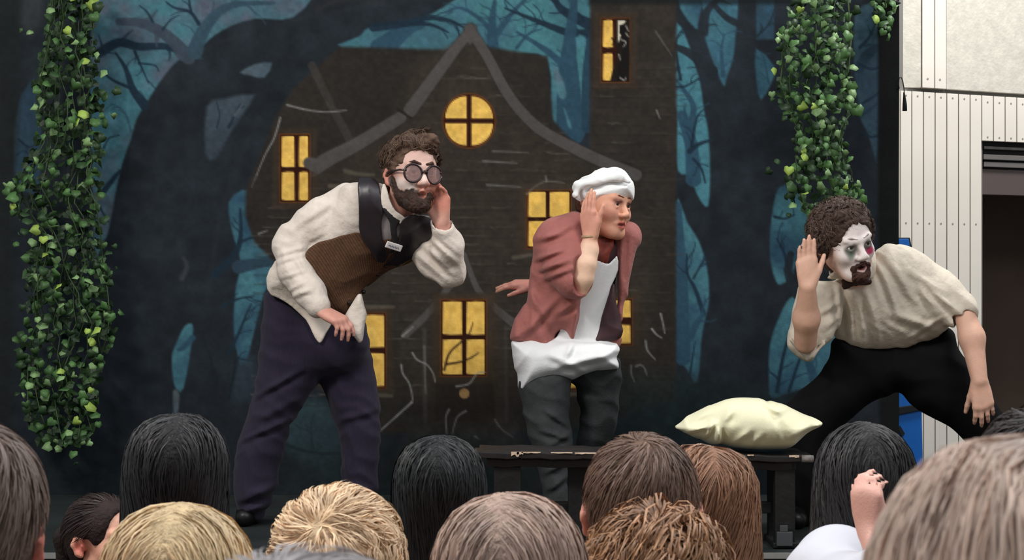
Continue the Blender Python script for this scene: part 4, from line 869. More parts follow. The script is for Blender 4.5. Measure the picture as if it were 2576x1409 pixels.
def paint1(c, q, V):
    c = mixc(c, (206, 172, 160), in_ell(q, (0, .06, 0), (.085, .08, .13), .4)*.6)
    c = mixc(c, (206, 172, 160), in_ell(q, (0, .07, .05), (.07, .06, .05), .6)*.7)
    for x in (-1, 1): c = mixc(c, (232, 220, 212), in_ell(q, (x*.040, .080, -.050), (.020, .03, .018), .8)*.95); c = mixc(c, (226, 214, 208), in_ell(q, (x*.060, .045, -.036), (.02, .04, .02), .8)*.8)
    c = mixc(c, (236, 224, 216), in_ell(q, (0, .108, -.026), (.012, .022, .022), .6)*.9); c = mixc(c, (46, 16, 14), in_ell(q, (0, .082, -.076), (.016, .012, .008), .4))
    return mixc(c, (58, 44, 37), np.clip((.009-bd0(V))/.004, 0, 1))
eyes(H1, A, (-.0, 1, 0)); brows(H1, A, (70, 50, 42), z=.03, th=.005)
# beard and moustache
mo = H1
bd = bd0
bd.disp = lambda p: .0022*np.sin(p[:, 0]*310+2*np.sin(p[:, 2]*190))*np.sin(p[:, 2]*260+p[:, 1]*200)
lo, hi = bounds([mo.L((0, .04, -.07))], .11); sdf_obj('beard', bd, lo, hi, .003, m_hairs, A, const_col((58, 42, 35)))
# hair swept up
hr = mo.cranium(.007); hr.s_(ell(mo.L((0, .10, .018)), np.array((.066, .075, .058))*1.04, mo.M), .012).s_(ell(mo.L((0, .03, -.05)), np.array((.12, .075, .07)), mo.M), .01).s_(ell(mo.L((0, -.01, -.12)), np.array((.12, .09, .07)), mo.M), .012)
for a, r_ in (((-.02, .055, .106), .024), ((-.03, .06, .116), .026), ((.035, .045, .100), .022), ((-.05, .045, .112), .026), ((.0, .03, .108), .03), ((.055, -.01, .05), .022), ((.055, -.06, .07), .03)): hr.u(ell(mo.L(a), np.array((r_, r_*1.1, r_*.8)), mo.M), .02)
hr.disp = lambda p: .004*np.sin(p[:, 0]*150+3*np.sin(p[:, 2]*90))*np.sin(p[:, 2]*120)
lo, hi = bounds([mo.L((0, 0, .05))], .16); hm = sdf_obj('hair', hr, lo, hi, .0035, m_hairs, A, const_col((86, 66, 55)))
strands('strands', hr, lambda n, r: on_cran(mo, lambda q, r: (q[:, 2] > .02+np.where(q[:, 1] > .0, .5*q[:, 1]+.03, 0)))(n, r), lambda P, t: (mo.M@np.array((.25, .55, .7)))[None]+.35*np.sin(P*32+1)[:, [1, 2, 0]], 2600, .06, 8, .0015, (108, 86, 72), hm, .16, (.0, .010), .22, .6, lift=lambda t: .012*t, seed=4)
# glasses
gl = obj('glasses', bpy.data.meshes.new('glasses'), None, A); m_frame = mat('dark_frame', (38, 20, 22), .3, spec=.6)
gm = MB(); lens_c = []
for x in (-1, 1):
    c = np.array((x*.0375, .106-.004, -.004)); pts = [mo.L(c+np.array((.0295*math.cos(t), -abs(x*.0375+.0295*math.cos(t))*.16, .0295*math.sin(t)))) for t in np.linspace(0, 2*math.pi, 29)]; gm.tube(pts, .0038, 8, False); lens_c.append(c)
    gm.tube([mo.L((x*.062, .095, .004)), mo.L((x*.076, .07, .006)), mo.L((x*.084, .0, .004)), mo.L((x*.083, -.02, -.008))], .0034, 8)
gm.tube([mo.L((-.010, .103, -.001)), mo.L((0, .108, .004)), mo.L((.010, .103, -.001))], .004, 8)
bpy.data.objects.remove(gl); gl = gm.build('glasses', m_frame, A, smooth=True)
m_lens = bpy.data.materials.new('fogged_lens'); m_lens.use_nodes = True; nt = m_lens.node_tree; p_ = nt.nodes['Principled BSDF']; p_.inputs['Base Color'].default_value = rgba((150, 122, 120)); p_.inputs['Roughness'].default_value = .3; p_.inputs['Alpha'].default_value = .42
for x, c in zip((-1, 1), lens_c):
    V = [mo.L(c+np.array((0, .0-abs(x*.036)*.16+.0015, 0)))]+[mo.L(c+np.array((.028*math.cos(t), -abs(x*.0375+.028*math.cos(t))*.16, .028*math.sin(t)))) for t in np.linspace(0, 2*math.pi, 24, endpoint=False)]
    V2 = [v-mo.M[:, 1]*.0015 for v in V]; l = MB(); l.add(V+V2, [(0, 1+i, 1+(i+1) % 24) for i in range(24)]+[(25, 26+(i+1) % 24, 26+i) for i in range(24)]); l.build('lens', m_lens, gl, smooth=True)
# trousers
sl = (0, -.18)
tr1 = S([('u', infl([(672, 735), (740, 750), (800, 800), (900, 792), (925, 845), (930, 880), (880, 930), (810, 950), (792, 975), (768, 1015), (737, 1062), (722, 1110), (706, 1170), (692, 1240), (674, 1285), (650, 1312), (612, 1300), (592, 1262), (588, 1200), (594, 1130), (607, 1088), (626, 1030), (640, 975), (648, 920), (655, 850), (663, 780)], 6.08, .095), .02),
         ('u', infl([(800, 850), (905, 800), (925, 850), (944, 940), (955, 1010), (958, 1085), (954, 1150), (948, 1240), (944, 1316), (866, 1316), (860, 1230), (855, 1105), (834, 1045), (812, 975), (800, 930)], 6.15, .085), .03)],
        addf(folds(1, .009, 60, (.45, .2, 1), .9, 3), folds(2, .006, 110, (.6, .1, 1), 1.1, 5), folds(3, .004, 150, (1, .2, .5), 1, 6)))
tr1.disp = addf(folds(1, .004, 60, (.45, .2, 1), .9, 3), folds(2, .003, 110, (.6, .1, 1), 1.1, 5), ridges([((640, 1000), (760, 930), .010, .012), ((608, 1106), (735, 1055), .010, .011), ((640, 1060), (760, 1000), .014, .007), ((596, 1262), (690, 1225), .014, .014), ((592, 1292), (672, 1272), .012, .014), ((850, 1060), (950, 1035), .012, .008), ((830, 930), (945, 900), .02, .004), ((860, 1230), (950, 1245), .012, .008)], 6.0))
lo, hi = bounds([W(570, 700, 5.9), W(980, 1330, 6.3)], .04); sdf_obj('trousers', (lambda p: np.maximum(tr1(p), STAGE+.006-p[:, 2])), lo, hi, .0065, m_navy, A)
shoe('shoe', W(640, 1318, 6.2)*[1, 1, 0]+[0, 0, STAGE], W(610, 1320, 5.98)*[1, 1, 0]+[0, 0, STAGE], m_leather, A); shoe('shoe', W(900, 1318, 6.22)*[1, 1, 0]+[0, 0, STAGE], W(925, 1320, 6.0)*[1, 1, 0]+[0, 0, STAGE], m_leather, A)
# shirt: torso, sleeves, cuffs and tails
T1 = infl([(905, 462), (985, 472), (1040, 540), (1082, 560), (1078, 605), (1045, 642), (965, 675), (912, 730), (905, 790), (880, 822), (800, 812), (740, 772), (672, 730), (692, 660), (752, 600), (835, 520), (868, 475)], 6.02, .112, (0, -.40))
slv = S(limb((W(872, 512, 5.97), .068), (W(800, 560, 5.96), .070), (W(738, 612, 5.97), .066), k=.03)+limb((W(735, 615, 5.97), .062), (W(742, 680, 5.93), .056), (W(778, 735, 5.89), .050), (W(797, 766, 5.87), .040), k=.03),
        addf(folds(11, .003, 75, (.6, .1, 1), 1, 5), ridges([((690, 662), (772, 636), .008, .005), ((706, 700), (770, 682), .007, .004), ((722, 734), (780, 706), .007, .0045), ((740, 640), (775, 700), .008, .004), ((735, 575), (850, 500), .012, .006), ((770, 610), (880, 560), .012, .006), ((700, 640), (770, 622), .009, .006), ((740, 745), (790, 728), .008, .006)], 5.9)))
slv.u(cone(W(789, 752, 5.875), W(800, 771, 5.865), .041, .042), .006)
slr = S(limb((W(1050, 600, 5.99), .062), (W(1095, 650, 5.97), .064), (W(1132, 686, 5.94), .052), k=.03)+limb((W(1134, 684, 5.94), .046), (W(1128, 620, 5.88), .050), (W(1116, 578, 5.85), .041), k=.025),
        addf(folds(13, .003, 80, (.5, .1, .8), 1, 5), ridges([((1060, 610), (1140, 690), .010, .009), ((1085, 600), (1150, 660), .009, .008), ((1050, 640), (1120, 700), .010, .008), ((1110, 600), (1155, 640), .008, .006)], 5.9))).s_(cone(W(1108, 556, 5.83), W(1110, 570, 5.84), .030, .028), .004)
slr.u(cone(W(1112, 563, 5.846), W(1116, 580, 5.852), .038, .040), .004).s_(cone(W(1108, 540, 5.83), W(1111, 568, 5.84), .033, .031), .003)
b1 = S([('u', T1, .02), ('u', tr1.it[0][1], .06), ('u', tr1.it[1][1], .06)])
tails = Poly2([(690, 660), (668, 728), (720, 765), (765, 805), (790, 850), (805, 864), (818, 838), (832, 800), (800, 700)], 5.96, 3)
tailr = Poly2([(908, 738), (917, 770), (922, 805), (908, 862), (893, 852), (874, 826), (868, 800), (890, 740)], 5.97, 3)
shirt = S([('u', T1, .02), ('u', slv, .007), ('u', slr, .012)]+[('u', patch(b1, tails, .004, .012, 6.1), .012), ('u', infl([(908, 738), (917, 770), (922, 805), (908, 862), (893, 852), (874, 826), (866, 800), (886, 760)], 5.975, .022, sub=3), .008)], addf(folds(15, .0035, 70, (.8, .1, .9), 1, 5)))
lo, hi = bounds([W(650, 440, 5.75), W(1180, 880, 6.2)], .03); sdf_obj('shirt', shirt, lo, hi, .0045, m_shirt, A)
lo, hi = bounds([W(560, 330, 5.7), W(1200, 1330, 6.3)], .05)
sdf_obj('body', Dressed(hid1, ex1, [tr1, shirt]), lo, hi, .0045, m_skin, A, skin_col(H1, paint1, (204, 152, 136), hands=[(W(1108, 480, 5.8), .07, (196, 122, 104)), (W(845, 800, 5.8), .07, (206, 148, 132))]))
# waistcoat
brown = Poly2([(903, 585), (870, 592), (800, 612), (770, 635), (772, 670), (785, 710), (800, 745), (830, 780), (862, 812), (897, 818), (905, 790), (903, 738), (935, 706), (975, 680), (1050, 648), (1085, 606), (1040, 590), (960, 600)], 5.92, 4)
vest = patch(T1, brown, .012, .0075, 6.1); vf = addf(folds(17, .003, 60, (.6, .1, 1), 1, 5))
lo, hi = bounds([W(740, 440, 5.75), W(1110, 840, 6.15)], .02)
vo = sdf_obj('waistcoat', lambda p: vest(p)+vf(p), lo, hi, .0045, m_tweed, A)
lapl = Poly2([(903, 452), (922, 448), (948, 455), (962, 475), (966, 520), (965, 560), (964, 600), (978, 640), (958, 664), (930, 630), (908, 590), (906, 520)], 5.9, 3)
lapr = Poly2([(1016, 552), (1040, 538), (1086, 545), (1098, 560), (1080, 605), (1046, 645), (1000, 668), (962, 668), (985, 640), (1002, 605), (1010, 575)], 5.9, 3)
b1b = S([('u', T1, .02), ('u', cone(H1.L((0, -.022, -.05)), W(978, 560, 5.95), .058, .066), .03)])
for pl in (lapl, lapr):
    f = patch(b1b, pl, .021, .007, 6.1); ff = folds(18, .005, 60, (1, .1, .4), 1, 6); sdf_obj('lapel', lambda p: f(p)+ff(p), lo, hi, .0045, m_satin, vo)
m_front = mat('shaded_shirt_grey', (140, 132, 134), .8, nscale=50, namt=.05)  # shade on the shirt in the collar opening, put into a grey-lilac colour
sf = patch(b1b, Poly2([(958, 520), (1000, 545), (1016, 552), (1005, 600), (985, 645), (970, 660), (960, 600)], 5.88, 2), .010, .004, 6.1); sdf_obj('shaded_shirt_front', sf, lo, hi, .0045, m_front, A)
co = patch(b1b, Poly2([(966, 462), (976, 476), (984, 505), (998, 532), (1026, 552), (1010, 566), (986, 548), (966, 528), (960, 500)], 5.88, 2), .020, .0065, 6.1); sdf_obj('collar', co, lo, hi, .0038, m_shirt, A)
tie = patch(b1b, Poly2([(964, 520), (975, 524), (995, 544), (1014, 556), (1004, 566), (999, 575), (1001, 600), (1003, 625), (975, 640), (985, 600), (982, 560), (966, 532)], 5.88, 1), .022, .005, 6.1); sdf_obj('tie', tie, lo, hi, .0038, m_tie, A)
def badge():
    c = W(987, 619, 5.80); x = nrm(W(1011, 628, 5.82)-W(963, 613, 5.78)); z = nrm(np.array((.2, -.35, 1))-x*np.dot((.2, -.35, 1), x)); y = np.cross(z, x); M = np.stack([x, y, z], 1)
    # rest it on the lapel
    for _ in range(40):
        if b1b(c[None])[0] > .034: c = c+np.array((0, .004, 0))
        else: break
    f = rbox(c, (.031, .0028, .012), M, .0025); lo_, hi_ = bounds([c], .05); o = sdf_obj('name_badge', f, lo_, hi_, .0022, mat('badge_white', (212, 206, 204), .5), A, relax=0)
    g = MB(); 
    yy = y if y[1] < 0 else -y
    for i in range(11):
        a = c+yy*.0034+x*(-.020+i*.0038)+z*(.0018*math.sin(i*2.3)-.0012); w_ = .0026; g.add([a-x*w_*.5-z*.0028, a+x*w_*.5-z*.0022, a+x*w_*.6+z*.0026, a-x*w_*.4+z*.0024], [(0, 1, 2, 3)])
    g.build('printed_line', mat('badge_ink', (96, 98, 128), .6), o)
badge()
mb_ = mat('dark_button', (34, 24, 20), .35)
for p in ((960, 668), (937, 690), (897, 736), (862, 764)):
    c = W(*p, 5.75)
    while T1(c[None])[0] > .021: c = c+np.array((0, .003, 0))
    bb = MB(); bb.tube([c-np.array((0, .005, 0)), c+np.array((0, .006, 0))], [.0075, .0085], 12); bb.build('button', mb_, vo, smooth=True)
# ---------------------------------------------------------------- woman in a cook's hat
B = person('person in white floppy cook hat, dusty rose jacket and white apron, hand at ear', W(1430, 1308, 6.08))
H2 = Head(W(1519, 516, 6.08), frame(49, -3, -6), .98, mouth=.12, female=True, jaw=.9)
w2 = W(1484, 600, 5.93); w2b = W(1350, 716, 6.22)
hA = hand(w2, (-.06, -.02, 1), (.75, .62, 0), (.55, -.75, 0), .168, (6, 8, 10, 12), 1.5, (26, .3))
hB = hand(w2b, (-1, .05, -.02), (0, .3, -1), (0, -1, 0), .16, (12, 12, 15, 20), 5, (30, .4))
ex2 = list(H2.it)+[('u', cone(H2.L((0, -.022, -.05)), W(1490, 600, 6.12), .048, .052), .03)]+limb((W(1464, 734, 5.93), .020), (W(1468, 700, 5.92), .031), (W(1473, 665, 5.92), .034), (W(1482, 630, 5.93), .029), (w2, .0245), k=.02)+[('u', cone(w2b, W(1372, 717, 6.22), .024, .028), .02)]+hA+hB
hid2 = (limb((W(1490, 600, 6.12), .055), (W(1480, 620, 6.13), .07), (W(1450, 740, 6.15), .08), (W(1425, 860, 6.17), .09), k=.04)
      + limb((W(1460, 600, 6.12), .05), (W(1400, 612, 6.06), .048), (W(1460, 722, 5.93), .026), k=.025)
      + limb((W(1540, 610, 6.16), .045), (W(1500, 690, 6.2), .035), (W(1420, 725, 6.18), .03), (w2b, .024), k=.03)
      + limb((W(1390, 880, 6.13), .075), (W(1385, 1060, 6.07), .05), (W(1398, 1260, 6.07), .032), (W(1400, 1268, 6.07), .03), k=.03)
      + limb((W(1490, 880, 6.15), .075), (W(1505, 1050, 6.20), .05), (W(1460, 1260, 6.28), .032), (W(1458, 1256, 6.28), .03), k=.03))
def paint2(c, q, V):
    c = mixc(c, (150, 90, 74), in_ell(q, (0, .1, -.055), (.012, .02, .006), .8)*.3); c = mixc(c, (206, 190, 178), in_ell(q, (0, .080, -.069), (.014, .0135, .003), .4)*.8)
    for x in (-1, 1): c = mixc(c, (128, 78, 66), in_ell(q, (x*.033, .09, .010), (.021, .02, .010), .7)*.7); c = mixc(c, (70, 40, 34), in_ell(q, (x*.033, .09, .0095), (.018, .02, .0028), .6)*.9)
    c = mixc(c, (196, 120, 98), in_ell(q, (0, 0, -.14), (.1, .1, .07), .6)*.3)
    return c
eyes(H2, B, (.1, 1, .02)); brows(H2, B, (120, 80, 62), z=.0265, th=.0024, tilt=-.003)
# hat
hb = S([('u', ell(H2.L((0, -.012, .050)), np.array((.083, .100, .058)), H2.M), .02)]).i_(lambda p: -(((p-H2.L((0, 0, .038)))@nrm(H2.M[:, 2]-H2.M[:, 1]*-.12))), .006)
hb.u(infl([(1470, 472), (1520, 462), (1588, 452), (1594, 503), (1578, 499), (1532, 506), (1492, 521), (1462, 515), (1452, 490)], 6.075, .075, ks=1.25), .02)
puff = S([('u', infl([(1440, 480), (1443, 462), (1462, 450), (1500, 429), (1545, 420), (1570, 430), (1588, 452), (1591, 470), (1540, 472), (1490, 484), (1480, 512), (1460, 512), (1447, 500)], 6.085, .060, ks=1.7), .02)], addf(folds(21, .006, 90, (1, .3, .25), 1, 7), folds(22, .004, 150, (.3, .3, 1), 1, 7)))
for a, b_, r_ in (((1452, 464), (1500, 458), .011), ((1505, 456), (1560, 444), .012), ((1560, 444), (1580, 456), .011), ((1448, 490), (1456, 468), .010)): puff.u(cone(W(*a, 5.995), W(*b_, 5.99), r_, r_), .014)
lo, hi = bounds([W(1440, 415, 5.95), W(1600, 525, 6.2)], .04); ho = sdf_obj('cook_hat', puff, lo, hi, .0035, m_hat, B); sdf_obj('hat_band', hb, lo, hi, .0035, m_hat, ho)
m_hair2 = (72, 44, 34); f = S([('u', ell(H2.L((0, -.03, .0)), np.array((.0785, .078, .062)), H2.M), .01)]); lo, hi = bounds([H2.L((0, -.03, -.02))], .13); sdf_obj('hair', f, lo, hi, .004, m_hairs, B, const_col(m_hair2))
# trousers, apron
tr2 = S([('u', infl([(1312, 940), (1428, 930), (1432, 1050), (1442, 1110), (1428, 1180), (1430, 1240), (1432, 1292), (1378, 1296), (1362, 1220), (1340, 1130), (1320, 1060)], 6.06, .075), .02),
         ('u', infl([(1440, 900), (1552, 900), (1556, 1000), (1552, 1060), (1536, 1110), (1504, 1160), (1488, 1220), (1482, 1288), (1432, 1290), (1440, 1200), (1448, 1130), (1458, 1040), (1448, 985)], 6.20, .075, (0, -.35)), .02), ('u', ell(W(1435, 925, 6.14), (.12, .06, .05)), .03)],
        addf(folds(23, .007, 90, (.5, .1, 1), 1, 5), folds(24, .005, 150, (.7, .1, 1), 1.2, 7)))
tr2.disp = addf(folds(23, .004, 90, (.5, .1, 1), 1, 5), ridges([((1370, 1030), (1428, 1072), .009, .009), ((1360, 1082), (1432, 1104), .009, .009), ((1380, 1120), (1438, 1090), .009, .007), ((1370, 1190), (1428, 1160), .010, .009), ((1375, 1235), (1430, 1198), .010, .009), ((1450, 960), (1550, 1010), .014, .005)], 6.0))
lo, hi = bounds([W(1300, 880, 5.95), W(1570, 1305, 6.4)], .03); sdf_obj('trousers', (lambda p: np.maximum(tr2(p), STAGE+.006-p[:, 2])), lo, hi, .006, m_greyt, B)
shoe('shoe', W(1398, 1308, 6.18)*[1, 1, 0]+[0, 0, STAGE], W(1425, 1310, 5.96)*[1, 1, 0]+[0, 0, STAGE], m_leather, B); shoe('shoe', W(1458, 1300, 6.38)*[1, 1, 0]+[0, 0, STAGE], W(1490, 1300, 6.18)*[1, 1, 0]+[0, 0, STAGE], m_leather, B)
T2 = infl([(1440, 575), (1500, 596), (1545, 602), (1558, 640), (1546, 720), (1536, 800), (1556, 880), (1430, 905), (1296, 885), (1310, 800), (1355, 700), (1380, 620)], 6.14, .10, (0, -.15))
shirt2 = S([('u', T2, .02)]); lo, hi = bounds([W(1290, 560, 5.95), W(1600, 1000, 6.3)], .03); sdf_obj('undershirt', shirt2, lo, hi, .007, m_lining, B)
apl = infl([(1288, 860), (1400, 850), (1552, 862), (1550, 900), (1554, 926), (1500, 932), (1440, 956), (1385, 956), (1345, 968), (1306, 990), (1300, 940)], 6.09, .07, ks=1.75, sub=2)
ap = S([('u', apl, .02), ('u', patch(T2, Poly2([(1490, 652), (1530, 664), (1552, 640), (1556, 680), (1540, 716), (1534, 740), (1548, 800), (1556, 880), (1430, 900), (1400, 850), (1440, 760), (1480, 690)], 6.05, 2), .016, .005, 6.2), .02)], addf(folds(25, .004, 50, (1, .1, -.5), 1.2, 5), ridges([((1400, 920), (1530, 890), .012, .008), ((1380, 890), (1470, 930), .012, .006), ((1420, 900), (1440, 860), .01, .007)], 6.05)))
sdf_obj('apron', ap, lo, hi, .0045, m_apron, B)
m_scarf = mat('rust_scarf', (104, 40, 28), .6, nscale=28, namt=.6)
b2 = S([('u', T2, .02), ('u', cone(H2.L((0, -.022, -.05)), W(1490, 600, 6.12), .05, .057), .03)])
sc_ = patch(b2, Poly2([(1484, 592), (1520, 600), (1548, 590), (1546, 618), (1536, 642), (1528, 662), (1518, 666), (1494, 650)], 6.0, 2), .012, .006, 6.2); sf2 = folds(27, .004, 130, (1, 0, .6), 1, 8); sdf_obj('neck_scarf', lambda p: sc_(p)+sf2(p), lo, hi, .0045, m_scarf, B)
# jacket
jk = S([('u', infl([(1452, 534), (1410, 548), (1366, 580), (1345, 625), (1335, 690), (1325, 745), (1302, 790), (1286, 830), (1285, 858), (1330, 866), (1386, 889), (1402, 842), (1418, 836), (1444, 864), (1456, 820), (1462, 770), (1470, 735), (1492, 680), (1484, 600), (1486, 560)], 6.07, .085, (-.1, -.05), sub=4), .03)]
       + limb((W(1400, 605, 6.02), .080), (W(1432, 668, 5.96), .076), (W(1448, 705, 5.93), .062), k=.04), addf(folds(28, .010, 55, (.9, .1, .55), 1.1, 4), folds(29, .006, 110, (.5, .1, 1), 1.2, 6)))
jk.disp = addf(folds(28, .005, 55, (.9, .1, .55), 1.1, 4), ridges([((1350, 652), (1415, 628), .010, .012), ((1355, 680), (1425, 655), .011, .012), ((1372, 700), (1435, 675), .009, .009), ((1335, 740), (1395, 830), .013, .010), ((1320, 840), (1400, 750), .013, .011), ((1436, 860), (1458, 750), .012, .010), ((1300, 850), (1385, 880), .014, .008), ((1360, 605), (1450, 560), .012, .008), ((1345, 600), (1420, 590), .012, .008), ((1330, 700), (1350, 800), .012, .009), ((1400, 790), (1450, 760), .010, .009), ((1570, 580), (1565, 780), .009, .008), ((1590, 600), (1578, 720), .008, .006)], 6.0))
jk.s_(cone(W(1474, 668, 5.87), W(1468, 715, 5.89), .044, .040), .006); jk.s_(infl([(1444, 864), (1419, 828), (1402, 842), (1386, 900), (1440, 900)], 5.97, .03, sub=1), .006)
flap = infl([(1552, 562), (1580, 564), (1600, 582), (1604, 610), (1592, 680), (1578, 740), (1564, 800), (1558, 832), (1550, 780), (1550, 700), (1546, 640), (1540, 600)], 6.10, .035, (0, 0), sub=3)
hem = infl([(1488, 862), (1520, 846), (1562, 838), (1562, 874), (1530, 880), (1496, 874)], 6.09, .03, sub=2)
jk.u(flap, .012).u(hem, .008).u(cone(W(1545, 590, 6.17), W(1580, 590, 6.14), .05, .05), .03)
lo, hi = bounds([W(1280, 520, 5.85), W(1610, 900, 6.3)], .03); jo = sdf_obj('jacket', jk, lo, hi, .0045, m_rose, B)
lo, hi = bounds([W(1280, 430, 5.8), W(1620, 1310, 6.35)], .05)
sdf_obj('body', Dressed(hid2, ex2, [tr2, jk, shirt2]), lo, hi, .0044, m_skin, B, skin_col(H2, paint2, (216, 160, 134), (160, 66, 60), [(W(1470, 670, 5.9), .09, (236, 206, 180)), (W(1480, 540, 5.9), .06, (214, 152, 134)), (W(1320, 715, 6.2), .07, (214, 140, 130))]))
lo, hi = bounds([W(1280, 520, 5.85), W(1610, 900, 6.3)], .03)
ln = S([('u', infl([(1544, 705), (1552, 760), (1562, 800), (1564, 850), (1528, 860), (1492, 866), (1508, 815), (1524, 765)], 6.06, .022, sub=3), .01)], folds(30, .004, 70, (1, .1, .2), 1, 5)); sdf_obj('lining', ln, lo, hi, .0045, m_lining, jo)
f = S([('u', cone(w2+np.array((-.001, 0, .004)), w2+np.array((.001, 0, .0085)), .0285, .0285), 0)]).s_(cone(w2+np.array((0, 0, -.04)), w2+np.array((0, 0, .06)), .0262, .0262), .001); f.i_(lambda p: np.abs((p-w2)[:, 2]-.006)-.0042, .001)
lo, hi = bounds([w2], .05); sdf_obj('bracelet', f, lo, hi, .002, mat('bracelet_bead', (170, 140, 110), .4), B)
# ---------------------------------------------------------------- man with white face paint
D = person('curly-haired man with white face paint and bow tie, crouching with open hand raised', W(2230, 1320, 5.98))
H3 = Head(W(2124, 606, 5.82), frame(24, -12, 14), 1.03, mouth=.35)
w3 = W(2031, 722, 5.73); w3b = W(2464, 958, 5.86)
hC = hand(w3, (-.03, -.02, 1), (.22, -.95, .05), (1, .25, 0), .168, (3, 4, 5, 6), .0, (34, -.25))
hD = hand(w3b, (.14, -.05, -1), (.1, 1, .1), (-1, 0, 0), .165, (26, 24, 26, 30), 5, (30, .7))
ex3 = list(H3.it)+[('u', cone(H3.L((0, -.022, -.05)), W(2170, 690, 5.95), .056, .060), .03)]+limb((W(2026, 862, 5.87), .037), (W(2029, 800, 5.80), .041), (w3, .0275), k=.025)+limb((W(2428, 795, 5.92), .036), (W(2445, 850, 5.90), .040), (w3b, .027), k=.025)+hC+hD
hid3 = (limb((W(2170, 690, 5.95), .06), (W(2200, 710, 6.0), .085), (W(2240, 790, 6.06), .095), (W(2255, 870, 6.10), .10), k=.04)
      + limb((W(2180, 715, 6), .05), (W(2130, 740, 5.98), .05), (W(2034, 872, 5.89), .038), k=.025)
      + limb((W(2210, 690, 6), .06), (W(2290, 690, 6.0), .055), (W(2425, 785, 5.92), .038), (W(2428, 800, 5.92), .034), k=.03)
      + limb((W(2190, 930, 6.08), .08), (W(2035, 1030, 6.05), .058), (W(2025, 1270, 6.06), .034), (W(2025, 1276, 6.06), .03), k=.03)
      + limb((W(2330, 930, 6.08), .08), (W(2460, 1060, 6.05), .058), (W(2560, 1270, 6.05), .034), (W(2568, 1276, 6.05), .03), k=.03))
def paint3(c, q, V):
    fm = in_ell(q, (0, .075, -.0), (.078, .075, .135), .3)*np.clip((q[:, 1]-.005)/.02, 0, 1); c = mixc(c, (222, 210, 206), fm)
    c = mixc(c, (92, 92, 84), in_ell(q, (.0325, .088, -.010)*np.array((-1, 1, 1)) if False else (.0325, .088, -.006), (.020, .03, .020), .5)*.9)
    c = mixc(c, (80, 78, 72), in_ell(q, (-.0325, .088, -.008), (.020, .03, .024), .5)*.9)
    c = mixc(c, (96, 112, 96), in_ell(q, (.034, .09, -.022), (.013, .03, .016), .8)*.6); c = mixc(c, (168, 40, 78), in_ell(q, (-.034 if False else -.036, .09, -.026), (.013, .03, .011), .8)*0)
    c = mixc(c, (44, 14, 14), in_ell(q, (0, .082, -.071), (.012, .012, .006), .4)); return c
def paint3b(c, q, V):
    c = paint3(c, q, V)
    c = mixc(c, (150, 92, 86), in_ell(q, (0, .095, -.068), (.022, .03, .013), .4)*.9); c = mixc(c, (44, 14, 14), in_ell(q, (0, .082, -.071), (.012, .012, .005), .4))
    # subject's left eye (picture right, -x) carries the red mark; subject's right eye is grey green
    c = mixc(c, (172, 44, 84), in_ell(q, (-.037, .085, -.024), (.014, .03, .012), .7)*.95)
    return c
eyes(H3, D, (-.12, 1, .05)); brows(H3, D, (200, 188, 182), z=.028, th=.003)
bd3 = S([('u', ell(H3.L((0, .069, -.101)), np.array((.033, .033, .029)), H3.M), .01), ('u', cone(H3.L((-.027, .080, -.070)), H3.L((-.024, .076, -.10)), .0095, .012), .01), ('u', cone(H3.L((.027, .080, -.070)), H3.L((.024, .076, -.10)), .0095, .012), .01),
         ('u', cone(H3.L((-.026, .084, -.066)), H3.L((0, .101, -.052)), .006, .006), .006), ('u', cone(H3.L((.026, .084, -.066)), H3.L((0, .101, -.052)), .006, .006), .006)]).s_(ell(H3.L((0, .11, -.074)), (.019, .045, .014), H3.M), .004)
bd3.disp = lambda p: .002*np.sin(p[:, 0]*330+2*np.sin(p[:, 2]*190))*np.sin(p[:, 2]*280+p[:, 1]*200)
lo, hi = bounds([H3.L((0, .06, -.09))], .08); sdf_obj('beard', bd3, lo, hi, .0028, m_hairs, D, const_col((66, 42, 36)))
hr3 = H3.cranium(.012, .01); hr3.s_(ell(H3.L((0, .115, .010)), np.array((.068, .085, .070)), H3.M), .012).s_(ell(H3.L((0, .06, -.06)), np.array((.14, .075, .075)), H3.M), .01)
rr = np.random.default_rng(8)
for _ in range(40):
    v = rr.normal(size=3); v /= np.linalg.norm(v)
    if v[2] < -.55 or (v[1] > .35 and v[2] < .45): continue
    c = np.array((0, -.02, .028))+v*np.array((.080, .090, .080)); r_ = rr.uniform(.014, .024); hr3.u(ell(H3.L(c), (r_, r_, r_), None), .012)
for c, r_ in (((.070, -.01, .005), .030), ((.076, -.03, .04), .034), ((-.074, -.02, .02), .026), ((-.02, .05, .102), .022), ((.035, .05, .098), .024)): hr3.u(ell(H3.L(c), (r_, r_, r_), None), .014)
hr3.disp = lambda p: .0035*np.sin(p[:, 0]*190+2*np.sin(p[:, 2]*120))*np.sin(p[:, 2]*200+p[:, 1]*150)
lo, hi = bounds([H3.L((0, -.02, .02))], .2); hm = sdf_obj('hair', hr3, lo, hi, .0035, m_hairs, D, const_col((66, 51, 44)))
strands('curls', hr3, on_cran(H3, lambda q, r: (q[:, 2] > .0)&((q[:, 1] < .03)|(q[:, 2] > .085))), lambda P, t: np.sin(P*70+2)[:, [1, 2, 0]]*1.0+.2*(H3.M@np.array((0, 0, -1.)))[None], 3000, .045, 10, .0013, (88, 70, 60), hm, .18, (.0, .009), .4, .6, curl=.003, curlf=220, lift=lambda t: .005*t, seed=6)
